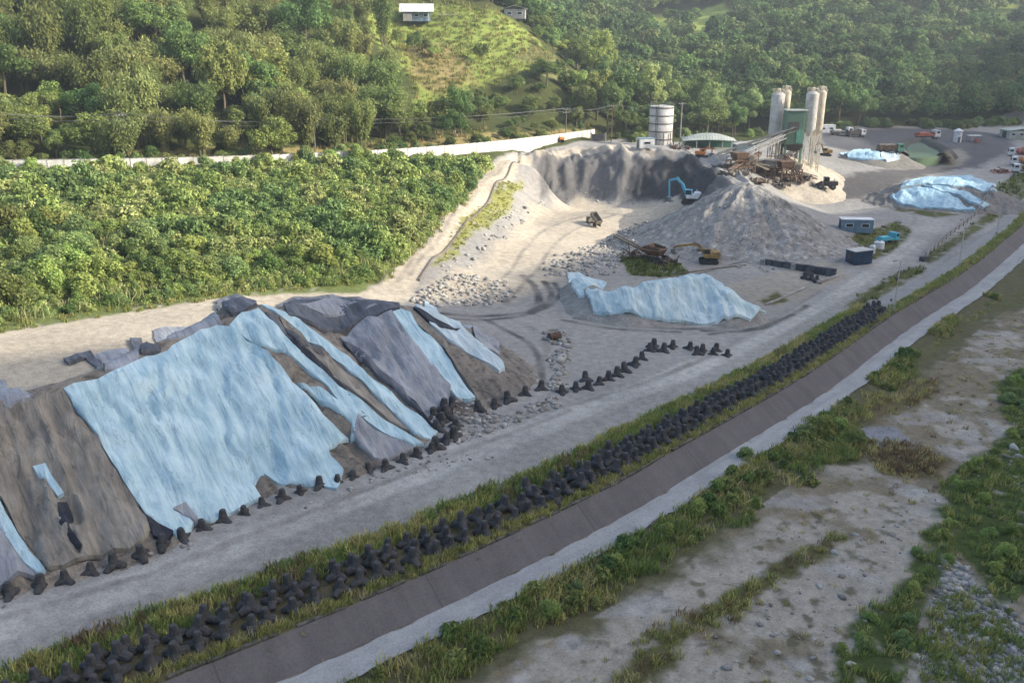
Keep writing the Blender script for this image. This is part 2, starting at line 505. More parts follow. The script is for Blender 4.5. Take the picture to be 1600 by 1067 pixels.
def heap_z(key, x, y):
    h = HEAPS[key]
    n = h['n']; tan = h['tan']; cr = h['crest']
    x = np.asarray(x, float); y = np.asarray(y, float)
    wx = x + fbm(x / 7, y / 7, 31, 3) * 2.2 * n; wy = y + fbm(x / 7, y / 7, 32, 3) * 2.2 * n
    if key == 'cone':
        d = np.hypot(wx - cr[0][0] - .8, wy - cr[0][1])
        a = np.arctan2(y - cr[0][1], x - cr[0][0] - .8)
        g = fbm(a * 7 + fbm(x / 4, y / 4, 8, 3) * 2.4, d * 0.06, 41, 4) * (.45 + 1.1 * vnoise(a * 3 + 9, d / 9, 45))
        dd = np.sqrt(d * d + 1.0) - 0.9 + g * 4.6 * sstep(0.3, 6, d) * (1 - 0.7 * sstep(9, 22, d))
        return cr[0][2] - tan * dd + fbm(x / 1.3, y / 1.3, 44, 3) * 0.75 + 0.006 * np.clip(d - 12, 0, 30) ** 2
    z = np.full(np.shape(x), -1e3); dm = np.full(np.shape(x), 1e3)
    for i in range(len(cr) - 1):
        ax, ay, az = cr[i]; bx, by, bz = cr[i + 1]
        dx, dy = bx - ax, by - ay
        t = np.clip(((wx - ax) * dx + (wy - ay) * dy) / (dx * dx + dy * dy), 0, 1)
        d = np.hypot(wx - ax - t * dx, wy - ay - t * dy)
        z = np.maximum(z, az + (bz - az) * t - tan * (np.sqrt(d * d + 1.0) - .9)); dm = np.minimum(dm, d)
    z = z + fbm(x / 5, y / 5, 51, 4) * 1.0 * n * sstep(0, 3, dm)
    if key in ('long', 'long2', 'mid', 'right'):
        fx, fy = (.66, -.75) if key != 'right' else (-.1, -1.0)
        t = x * -fy + y * fx; s = x * fx + y * fy
        t = t + fbm(x / 5, y / 5, 53, 3) * 3.5
        z = z - np.abs(fbm(t / 1.7, s / 8, 54, 3)) * 2.6 * n * sstep(.5, 3, dm) + .3 * n
    return z + fbm(x / 1.1, y / 1.1, 44, 3) * 0.2 * n

def ground(x, y):
    x = np.asarray(x, float); y = np.asarray(y, float)
    z = base(x, y)
    for k in HEAPS: z = np.maximum(z, heap_z(k, x, y))
    return z

# lookup grids so that pixels can be dropped on the ground quickly
class Grid:
    def __init__(s, x0, x1, y0, y1, st, fn):
        s.x0, s.y0, s.st = x0, y0, st
        s.nx = int((x1 - x0) / st) + 1; s.ny = int((y1 - y0) / st) + 1
        X, Y = np.meshgrid(x0 + np.arange(s.nx) * st, y0 + np.arange(s.ny) * st)
        s.z = fn(X, Y)
    def __call__(s, x, y):
        gx = np.clip((np.asarray(x, float) - s.x0) / s.st, 0, s.nx - 1.001); gy = np.clip((np.asarray(y, float) - s.y0) / s.st, 0, s.ny - 1.001)
        ix = gx.astype(int); iy = gy.astype(int); fx = gx - ix; fy = gy - iy
        z = s.z
        return (z[iy, ix] * (1 - fx) + z[iy, ix + 1] * fx) * (1 - fy) + (z[iy + 1, ix] * (1 - fx) + z[iy + 1, ix + 1] * fx) * fy
GN = Grid(-140, 260, 10, 480, 1.0, ground)
GB = Grid(-140, 260, 10, 480, 1.0, base)
FAR = Grid(-560, 800, 380, 1000, 8.0, base)

def gz(x, y):
    """exact ground height at single points"""
    return float(ground(np.array([x]), np.array([y]))[0])

_K = np.concatenate([np.arange(28, 200, 0.25), np.arange(200, 480, 0.5)])
def hit(px, py, grid=None):
    """where the sight line of a photograph point first meets the ground"""
    g = grid or GN
    d = ray(px, py)
    k = _K / d[1]
    x = d[0] * k; y = _K; z = CAM_H + d[2] * k
    dz = z - g(x, y)
    i = np.argmax(dz < 0)
    if dz[i] >= 0: i = len(_K) - 1
    if i > 0:
        t = dz[i - 1] / (dz[i - 1] - dz[i]) if dz[i - 1] != dz[i] else 0
        return (float(x[i - 1] + (x[i] - x[i - 1]) * t), float(y[i - 1] + (y[i] - y[i - 1]) * t))
    return (float(x[i]), float(y[i]))
def hits(pts, grid=None): return [hit(a, b, grid) for a, b in pts]
SKY_STR, SUN_STR, EXPO, HAZE = 0.15, 3.3, 1.45, 0.0003
# ------------------------------------------------------------------ ground sheet (one mesh, finer towards the camera)
rad = [4.0]
while rad[-1] < 1250:
    rr = rad[-1]
    rad.append(rr * (1.0036 if 36 < rr < 420 else 1.02 if rr < 36 else 1.008))
rad = np.array(rad)
ang = np.concatenate([np.arange(-180, -40, 2.5), np.arange(-40, 40, 0.12), np.arange(40, 180.1, 1.5)])
ANG = np.radians(ang)
RR, AA = np.meshgrid(rad, ANG, indexing='ij')
GX = (RR * np.sin(AA)).ravel(); GY = (RR * np.cos(AA)).ravel()
GZ = base(GX, GY)

def blank(n, c): return np.tile(np.array(c, np.float64), (n, 1))

def lay(cols, X, Y, poly, c, soft=0.6, rag=1.2, k=1.0, size=2.5, seed=0, cov=0.0):
    """give the ground inside a plan polygon another material colour, with a ragged edge"""
    px = [p[0] for p in poly]; py = [p[1] for p in poly]; mg = soft + rag + 1
    m = np.where((X > min(px) - mg) & (X < max(px) + mg) & (Y > min(py) - mg) & (Y < max(py) + mg))[0]
    if len(m) == 0: return
    x, y = X[m], Y[m]
    sd = poly_sd(x, y, poly) + fbm(x / size, y / size, 60 + seed, 4) * 2 * rag
    w = sstep(-soft, soft, sd) * k
    if cov: w = w * sstep(cov - .12, cov + .12, fbm(x / 1.6, y / 1.6, 70 + seed, 4) + .5)
    cols[m] = cols[m] * (1 - w[:, None]) + np.array(c) * w[:, None]

def streak(cols, X, Y, line, width, c, k=0.8, soft=0.4):
    px = [p[0] for p in line]; py = [p[1] for p in line]
    m = np.where((X > min(px) - 4) & (X < max(px) + 4) & (Y > min(py) - 4) & (Y < max(py) + 4))[0]
    if len(m) == 0: return
    d, s, sg, fr = seg_dist(X[m], Y[m], line)
    w = (1 - sstep(width - soft, width + soft, d + fbm(X[m] / 1.5, Y[m] / 1.5, 77, 3) * .5)) * k * np.clip(.8 + fbm(s / 4, s * 0, 78, 2) * 1.4, .45, 1)
    cols[m] = cols[m] * (1 - w[:, None]) + np.array(c) * w[:, None]

GRAVEL = (.262, .252, .235); SAND = (.405, .355, .28); ROAD = (.285, .278, .262); SOIL = (.115, .10, .055); FLOOR = (.055, .065, .022)
MEADOW = (.20, .25, .06); DRY = (.24, .20, .085); DARK = (.12, .115, .11)
C = blank(len(GX), FLOOR)
def L_(pts, c, **k): lay(C, GX, GY, hits(pts, GB), c, **k)
YARD = [(-400, 1060), (-400, 545), (0, 515), (200, 482), (440, 452), (590, 445), (640, 400), (690, 340), (750, 268), (790, 240), (900, 222), (960, 216), (1040, 222), (1130, 224),
        (1200, 215), (1290, 200), (1400, 197), (1500, 200), (1650, 196), (1900, 190), (2300, 240), (1600, 1100)]
L_(YARD, GRAVEL, rag=.8)
L_([(1280, 208), (1400, 200), (1500, 203), (1590, 212), (1575, 240), (1530, 262), (1440, 266), (1400, 258), (1330, 236), (1285, 228)], (.10, .10, .105), rag=2, soft=2)
L_([(1455, 240), (1500, 232), (1515, 245), (1500, 260), (1470, 262)], (.24, .225, .19), rag=1, soft=1.5)
L_([(1285, 292), (1350, 268), (1440, 262), (1500, 262), (1420, 280), (1390, 300), (1330, 312), (1280, 310)], (.10, .095, .092), rag=2, soft=1.5)
L_([(-300, 560), (0, 517), (200, 484), (440, 455), (590, 447), (640, 470), (560, 478), (440, 480), (360, 485), (280, 530), (100, 600), (-300, 660)], SAND, rag=.5, soft=1.2)
L_([(590, 447), (640, 400), (700, 330), (760, 265), (800, 240), (832, 240), (770, 300), (720, 355), (660, 420), (640, 470)], SAND, rag=.3)
L_([(640, 470), (700, 425), (760, 395), (830, 318), (900, 305), (1040, 315), (1070, 322), (1000, 350), (930, 400), (860, 445), (790, 470)], SAND, rag=1.2, soft=2)
L_([(830, 240), (900, 228), (1010, 232), (1090, 238), (1090, 247), (900, 243), (845, 248)], SAND, rag=.4)
# grass on the bank beside the ramp
L_([(672, 415), (735, 335), (795, 283), (818, 285), (800, 318), (760, 355), (715, 392), (690, 412)], (.21, .215, .07), rag=1.2, cov=.27, size=1.6)
L_([(560, 460), (640, 400), (735, 300), (760, 268), (735, 270), (690, 320), (640, 380), (590, 430), (440, 442), (200, 470), (0, 500), (0, 520), (200, 488), (440, 458)], (.13, .155, .055), rag=.8, cov=.3)
# face of the pit
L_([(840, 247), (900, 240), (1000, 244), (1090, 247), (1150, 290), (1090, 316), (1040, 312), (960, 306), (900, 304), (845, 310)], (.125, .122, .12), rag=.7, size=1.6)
L_([(1000, 244), (1090, 247), (1130, 272), (1090, 316), (1040, 312), (980, 300)], (.052, .053, .057), rag=1, size=1.6)  # right part of the face: its shadow is put into a darker colour
# road along the embankment
L_([(-300, 1010), (0, 945), (250, 868), (500, 782), (690, 692), (880, 636), (1100, 560), (1200, 505), (1290, 440), (1400, 378), (1440, 352), (1400, 335), (1300, 330), (1330, 322), (1440, 330),
    (1480, 345), (1430, 400), (1320, 468), (1130, 560), (900, 655), (730, 735), (480, 797), (260, 885), (0, 1030), (-300, 1120)], ROAD, rag=.3)
L_([(1130, 445), (1290, 408), (1330, 430), (1250, 470), (1190, 480)], (.29, .265, .22), rag=1)
for g in ([(1325, 478), (1345, 462), (1400, 428), (1438, 416), (1445, 424), (1405, 447), (1340, 480)], [(1440, 405), (1500, 365), (1560, 322), (1600, 295), (1620, 300), (1560, 340), (1500, 380), (1452, 412)],
          [(1530, 312), (1565, 285), (1600, 268), (1640, 275), (1600, 296), (1560, 318)], [(968, 405), (1000, 400), (1060, 415), (1075, 428), (1030, 434), (985, 430)],
          [(1310, 378), (1350, 362), (1400, 345), (1425, 360), (1405, 385), (1360, 408), (1330, 410)], [(1385, 322), (1450, 330), (1500, 335), (1460, 340), (1400, 330)],
          [(1180, 470), (1215, 455), (1235, 470), (1200, 478)]):
    L_(g, (.085, .09, .03), rag=.7, cov=.3)
# meadows and bare patches on the wooded slopes
L_([(560, 20), (640, 5), (760, 15), (840, 62), (880, 110), (800, 120), (740, 140), (700, 170), (660, 175), (640, 120), (600, 80)], MEADOW, rag=3, soft=2, size=6)
L_([(630, 75), (690, 65), (720, 85), (740, 125), (700, 150), (665, 140), (640, 110)], (.25, .18, .09), rag=3, soft=2, k=.8, size=5)
L_([(830, 60), (890, 110), (950, 118), (900, 140), (850, 120), (810, 90)], (.16, .16, .07), rag=3, soft=2, size=6)
L_([(1000, 22), (1130, 22), (1150, 45), (1080, 62), (1010, 60)], MEADOW, rag=4, soft=3, size=8)
L_([(1540, 20), (1610, 10), (1610, 60), (1560, 50)], MEADOW, rag=4, soft=3, size=8)
L_([(200, 235), (420, 232), (600, 228), (800, 208), (930, 200), (935, 214), (850, 224), (650, 248), (500, 256), (250, 268), (0, 274), (0, 255)], DRY, rag=1.5, size=3, cov=.35)
# tracks worn by tyres
TR = (.075, .073, .07)
for ln, wd in (([(690, 490), (760, 494), (820, 488), (852, 475), (862, 458), (850, 440)], .5), ([(700, 498), (790, 497), (850, 482), (874, 462), (866, 442)], .4), ([(830, 490), (842, 470), (835, 448), (815, 430)], .5),
               ([(1100, 517), (1160, 517), (1220, 503), (1262, 478)], .5), ([(1110, 522), (1180, 515), (1240, 492)], .4), ([(900, 497), (980, 508), (1080, 514), (1150, 512)], .4), ([(880, 500), (960, 514), (1060, 519)], .35),
               ([(760, 500), (830, 540), (850, 600)], .35), ([(1195, 425), (1160, 410), (1090, 428)], .25)):
    streak(C, GX, GY, smooth_line(hits(ln, GB), 6), wd * 1.25, TR, 1.0, .3)
for ln in ([(-20, 985), (250, 900), (480, 805), (720, 712), (900, 645), (1120, 560), (1310, 455), (1430, 372)], [(-20, 1002), (250, 915), (480, 818), (720, 724), (900, 652), (1125, 566), (1318, 460), (1440, 376)],
           [(0, 960), (260, 880), (500, 790)], [(700, 700), (900, 640), (1100, 556)]):
    streak(C, GX, GY, smooth_line(hits(ln, GB), 6), .6, (.42, .405, .375), .7, .45)
for ln in ([(-20, 970), (260, 885), (490, 797), (715, 708), (890, 642)], [(720, 660), (860, 640), (1000, 600), (1130, 545), (1280, 455)], [(800, 600), (850, 560), (845, 520), (800, 500)], [(1290, 420), (1380, 372), (1430, 345), (1400, 325), (1320, 330)],
           [(640, 430), (690, 365), (745, 300), (800, 252)], [(622, 440), (672, 375), (735, 300), (785, 252)], [(760, 470), (800, 420), (850, 360), (930, 335)], [(790, 475), (840, 420), (880, 370), (960, 335)]):
    streak(C, GX, GY, smooth_line(hits(ln, GB), 6), .4, (.17, .16, .145), .75, .35)
blot = fbm(GX / 14, GY / 14, 88, 3); C = C * (1 + .45 * blot[:, None] * ((GY < 330) & (GY > 20))[:, None])
# by distance from the revetment
D_, S_ = rev_d(GX, GY)
S_TET0, S_TET1 = [float(rev_d(*[np.array([v]) for v in pz(*p)])[1][0]) for p in ((60, 1060), (1375, 487))]
nz = fbm(GX / 2.2, GY / 2.2, 90, 4)
def mix(mask, c):
    global C
    C = C * (1 - mask[:, None]) + np.array(c) * mask[:, None]
near = (S_ < S_TET1 + 2)
def road_gap(s): return np.interp(s, [S_TET0 - 80, S_TET0, S_TET0 + 40, S_TET0 + 75, S_TET1 - 5, S_TET1 + 40], [8.6, 8.4, 7.6, 7.0, 6.0, 5.5])
GW = road_gap(S_)
mix(sstep(-.4, .4, D_ + GW + nz * 1.5) * (D_ < 0) * near, SOIL)
mix(sstep(-.5, .3, D_ + 1.6 + nz) * (D_ < 0) * (~near), (.11, .10, .05))
mix((D_ > REV_W + BERM_W - .2) * 1.0, (.10, .095, .05))
bank = sstep(9.5, 13, D_ + nz * 6)
mix(bank * (D_ < 90), (.305, .275, .228))
# river bed: scrub in patches, paler gravel, cobbles
pn = fbm(GX / 9, GY / 9, 95, 4) + fbm(GX / 2.5, GY / 2.5, 96, 3) * .5
onbed = (D_ > 10) & (D_ < 90) & (GY < 330)
mix(sstep(.02, .14, pn) * onbed * .8, (.165, .135, .085))
mix(sstep(.12, .3, fbm(GX / 1.1, GY / 1.1, 97, 3)) * onbed * .8, (.09, .085, .05))
mix(sstep(.10, .25, fbm(GX / 4, GY / 4, 98, 3)) * onbed * .5, (.36, .35, .34))
SCRUB = [([(1285, 1090), (1330, 990), (1450, 850), (1495, 740), (1560, 690), (1640, 640), (1640, 900), (1560, 960), (1500, 860), (1440, 950), (1400, 1090)], (.055, .075, .022)),
         ([(1260, 660), (1300, 650), (1360, 690), (1340, 720), (1250, 730), (1220, 720)], (.06, .07, .03)),
         ([(1330, 690), (1400, 690), (1480, 715), (1470, 745), (1380, 740)], (.11, .09, .045)),
         ([(1350, 620), (1450, 590), (1470, 610), (1400, 650), (1340, 655)], (.12, .10, .05)),
         ([(930, 1080), (1000, 1000), (1150, 920), (1290, 835), (1330, 840), (1200, 925), (1080, 1000), (1000, 1080)], (.10, .095, .04)),
         ([(1420, 560), (1480, 520), (1560, 470), (1620, 440), (1620, 475), (1540, 490), (1470, 545)], (.10, .10, .045)),
         ([(1560, 600), (1620, 560), (1620, 680), (1570, 660)], (.06, .075, .025))]
for pts, c in SCRUB: L_(pts, c, rag=1.6, size=2.5, cov=.25)
L_([(1455, 950), (1500, 880), (1560, 960), (1620, 1000), (1620, 1090), (1480, 1090)], (.36, .36, .37), rag=1.2)
L_([(1340, 670), (1400, 668), (1425, 690), (1390, 702), (1345, 690)], (.22, .22, .23), rag=.6)
nr, na = len(rad), len(ang)
I = np.arange(nr * na).reshape(nr, na)
Fc = np.stack([I[:-1, :-1], I[:-1, 1:], I[1:, 1:], I[1:, :-1]], -1).reshape(-1, 4)
# keep the sheet below the heaps' own meshes
M_GROUND = ground_mat('ground', bump=.12)
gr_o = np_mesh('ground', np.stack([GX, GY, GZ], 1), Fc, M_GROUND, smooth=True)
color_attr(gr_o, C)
tag(gr_o, kind='structure')

# ------------------------------------------------------------------ heaps, each a thing
M_HEAP = ground_mat('heap_soil', bump=.2, s1=1.2, s2=6, var=.4)
HC = {'long': (.225, .20, .17), 'long2': (.215, .195, .17), 'mid': (.25, .24, .22), 'right': (.19, .18, .165), 'far': (.18, .17, .15), 'cone': (.25, .243, .228), 'pale': (.40, .355, .285), 'dark': (.05, .048, .048)}
HL = {'long': 'long brown earth heap under the largest pale blue sheet, beside the embankment road',
      'long2': 'earth heap under grey and pale blue sheets, beside the middle of the yard',
      'mid': 'low gravel heap hidden under a pleated pale blue sheet in the middle of the yard',
      'right': 'low heap covered in pale blue sheets with dark gaps, near the guard rail',
      'far': 'small far heap under crumpled sheets next to the green truck',
      'cone': 'tall grey conical gravel pile with rills running down its sides',
      'pale': 'pale sand pile below the conveyor of the green plant tower',
      'dark': 'small nearly black gravel pile in front of the wheel loader'}
HSTEP = {'long': .32, 'long2': .32, 'mid': .32, 'right': .5, 'far': .5, 'cone': .35, 'pale': .5, 'dark': .35}
for k, h in HEAPS.items():
    st = HSTEP[k]; ext = max(c[2] for c in h['crest']) / h['tan'] + 5
    xs = np.arange(min(c[0] for c in h['crest']) - ext, max(c[0] for c in h['crest']) + ext, st)
    ys = np.arange(min(c[1] for c in h['crest']) - ext, max(c[1] for c in h['crest']) + ext, st)
    X, Y = np.meshgrid(xs, ys)
    hz = heap_z(k, X, Y); bz = base(X, Y)
    ok = hz > bz - .35
    if k == 'pale' or k == 'cone': ok &= True
    kx, ky = len(xs), len(ys)
    Q = np.arange(kx * ky).reshape(ky, kx)
    f = np.stack([Q[:-1, :-1], Q[:-1, 1:], Q[1:, 1:], Q[1:, :-1]], -1)
    keep = ok[:-1, :-1] & ok[:-1, 1:] & ok[1:, 1:] & ok[1:, :-1]
    f = f[keep]
    used = np.unique(f); mp = np.full(kx * ky, -1); mp[used] = np.arange(len(used))
    V = np.stack([X.ravel(), Y.ravel(), hz.ravel()], 1)[used]
    o = np_mesh('sand_pile' if k == 'pale' else 'gravel_pile' if k in ('cone', 'dark') else 'earth_heap', V, mp[f], M_HEAP, smooth=True)
    c = blank(len(V), HC[k]); n = fbm(V[:, 0] / 2, V[:, 1] / 2, 21, 4)
    c *= (1 + n * .5)[:, None]
    if k in ('long', 'long2'):
        fx, fy = .66, -.75; t = V[:, 0] * -fy + V[:, 1] * fx; sq = V[:, 0] * fx + V[:, 1] * fy
        t = t + fbm(V[:, 0] / 3, V[:, 1] / 3, 55, 3) * 3.0
        cr = np.abs(fbm(t / 1.1, sq / 6, 56, 3)); c *= (1 - .55 * (1 - sstep(.0, .05, cr)))[:, None]
        n2 = fbm(V[:, 0] / 6, V[:, 1] / 6, 57, 3); c = c * (1 + n2[:, None] * np.array([.7, .65, .55]))
    if k == 'long':
        lay(c, V[:, 0], V[:, 1], hits([(0, 620), (60, 650), (90, 720), (60, 800), (20, 780), (-20, 700)]), (.215, .175, .125), rag=2, k=.6)
        for ln in ([(150, 640), (180, 700), (200, 780)], [(60, 650), (100, 700), (150, 800)], [(120, 640), (150, 720), (160, 800)]):
            streak(c, V[:, 0], V[:, 1], hits(ln), .25, (.09, .085, .08), .7)
    if k == 'cone':
        sp = fbm(V[:, 0] / .7, V[:, 1] / .7, 22, 2)
        c *= (1 + .5 * sstep(.12, .3, sp) - .35 * sstep(.12, .3, -sp))[:, None]
    color_attr(o, c)
    tag(o, HL[k], 'heap')
# ------------------------------------------------------------------ paved slope, kerb and berm path along the river
def strip(name, d0, z0, d1, z1, mat, nd=6, step=.8, s0=60, s1=520, jit=0.0, seed=1, thick=0.0):
    """sheet that follows the revetment between two offsets"""
    pts = [p for p in pline(REV, step) if s0 < p[4] < s1]
    # average the tangents so that the offset edges stay smooth
    T = np.array([(p[2], p[3]) for p in pts]); k = 9
    Tp = np.pad(T, ((k, k), (0, 0)), 'edge')
    T = np.stack([np.convolve(Tp[:, j], np.ones(2 * k + 1) / (2 * k + 1), 'valid') for j in (0, 1)], 1)
    T /= np.hypot(T[:, 0], T[:, 1])[:, None]
    v = []; n = len(pts)
    for i, p in enumerate(pts):
        nx, ny = T[i][1], -T[i][0]
        for j in range(nd + 1):
            t = j / nd; d = d0 + (d1 - d0) * t
            if jit and j in (0, nd): d += (fbm(np.array([p[4] / 1.7]), np.array([j * 5.1]), seed, 4)[0]) * jit
            v.append((p[0] + nx * d, p[1] + ny * d, z0 + (z1 - z0) * t))
    v = np.array(v)
    Q = np.arange(n * (nd + 1)).reshape(n, nd + 1)
    f = np.stack([Q[:-1, :-1], Q[:-1, 1:], Q[1:, 1:], Q[1:, :-1]], -1).reshape(-1, 4)
    o = np_mesh(name, v, f, mat)
    uv = o.data.uv_layers.new(name='UVMap')
    sd = np.array([(p[4], 0) for p in pts])
    co = np.stack([np.repeat([p[4] for p in pts], nd + 1), np.tile(np.linspace(0, 1, nd + 1), n)], 1)
    uv.data.foreach_set('uv', co[f.ravel()].astype(np.float32).ravel())
    return o

def slab_mat(name, c, c2, joint, jc, streaks=.3, along=True):
    """cast concrete: panels with joints, streaks running down, blotches"""
    m, nt, b = mat_new(name); N = nt.nodes; L = nt.links
    uv = N.new('ShaderNodeUVMap'); tc = N.new('ShaderNodeTexCoord')
    sep = N.new('ShaderNodeSeparateXYZ'); L.new(uv.outputs[0], sep.inputs[0])
    md = N.new('ShaderNodeMath'); md.operation = 'PINGPONG'; md.inputs[1].default_value = joint / 2
    L.new(sep.outputs[0], md.inputs[0])
    lt = N.new('ShaderNodeMath'); lt.operation = 'LESS_THAN'; lt.inputs[1].default_value = .07; L.new(md.outputs[0], lt.inputs[0])
    n1 = N.new('ShaderNodeTexNoise'); n1.inputs['Scale'].default_value = .35; n1.inputs['Detail'].default_value = 7; n1.inputs['Roughness'].default_value = .65
    L.new(tc.outputs['Object'], n1.inputs['Vector'])
    mp = N.new('ShaderNodeMapping'); mp.inputs['Scale'].default_value = (.75, .4, 1) if along else (.12, 3, 1); L.new(uv.outputs[0], mp.inputs[0])
    n2 = N.new('ShaderNodeTexNoise'); n2.inputs['Scale'].default_value = 1.0; n2.inputs['Detail'].default_value = 5; L.new(mp.outputs[0], n2.inputs['Vector'])
    n3 = N.new('ShaderNodeTexNoise'); n3.inputs['Scale'].default_value = 6; n3.inputs['Detail'].default_value = 4; L.new(tc.outputs['Object'], n3.inputs['Vector'])
    a1 = N.new('ShaderNodeMath'); a1.operation = 'ADD'; L.new(n1.outputs['Fac'], a1.inputs[0])
    a2 = N.new('ShaderNodeMath'); a2.operation = 'MULTIPLY_ADD'; a2.inputs[1].default_value = streaks * 3; L.new(n2.outputs['Fac'], a2.inputs[0]); L.new(n3.outputs['Fac'], a2.inputs[2])
    L.new(a2.outputs[0], a1.inputs[1])
    mr = N.new('ShaderNodeMapRange'); q = 1 + streaks * 1.5; mr.inputs[1].default_value = q - .32; mr.inputs[2].default_value = q + .32; L.new(a1.outputs[0], mr.inputs[0])
    mx = N.new('ShaderNodeMix'); mx.data_type = 'RGBA'; mx.inputs[6].default_value = (*c, 1); mx.inputs[7].default_value = (*c2, 1); L.new(mr.outputs[0], mx.inputs['Factor'])
    mj = N.new('ShaderNodeMix'); mj.data_type = 'RGBA'; mj.inputs[7].default_value = (*jc, 1); L.new(mx.outputs[2], mj.inputs[6]); L.new(lt.outputs[0], mj.inputs['Factor'])
    L.new(mj.outputs[2], b.inputs['Base Color']); b.inputs['Roughness'].default_value = .85; b.inputs['Specular IOR Level'].default_value = .2
    bp = N.new('ShaderNodeBump'); bp.inputs['Strength'].default_value = .4; bp.inputs['Distance'].default_value = .05
    L.new(n3.outputs['Fac'], bp.inputs['Height']); L.new(bp.outputs['Normal'], b.inputs['Normal'])
    return m

M_SLOPE = slab_mat('paved_slope', (.15, .137, .137), (.095, .086, .088), 17.0, (.085, .08, .08), .3)
M_PATH = slab_mat('berm_path', (.37, .37, .365), (.22, .22, .22), 900, (.2, .2, .2), .25, along=False)
tag(strip('embankment_slope', 0, 0.0, REV_W, REV_Z, M_SLOPE, jit=0.0), kind='structure')
tag(strip('river_path', REV_W, REV_Z + .01, REV_W + BERM_W, REV_Z + .03, M_PATH, jit=.9, seed=4), kind='structure')
M_KERB = paint('kerb_concrete', (.14, .13, .115), rough=.9, c2=(.05, .048, .035), scale=1.1, bump=.05)
def kerb():
    mb = MB(); pts = [p for p in pline(REV, 1.3) if 60 < p[4] < 460]
    for i, p in enumerate(pts):
        if random.random() < .1: continue
        nx, ny = p[3], -p[2]; d = -.18 + random.uniform(-.06, .06)
        mb.box((p[0] + nx * d, p[1] + ny * d, .02 + random.uniform(-.05, .05)), (1.27, .3, .28), rz=math.atan2(p[3], p[2]) + random.uniform(-.02, .02), bev=.03)
    return mb.build('kerb', M_KERB)
tag(kerb(), kind='structure')
# paved track on top of the embankment, beyond the tetrapods
M_TRACK = slab_mat('embankment_track', (.27, .265, .26), (.17, .168, .165), 900, (.2, .2, .2), .2, along=False)
tag(strip('embankment_track', -4.6, .05, -2.2, .05, M_TRACK, jit=.5, seed=6, s0=S_TET1 + 3, s1=460), kind='structure')

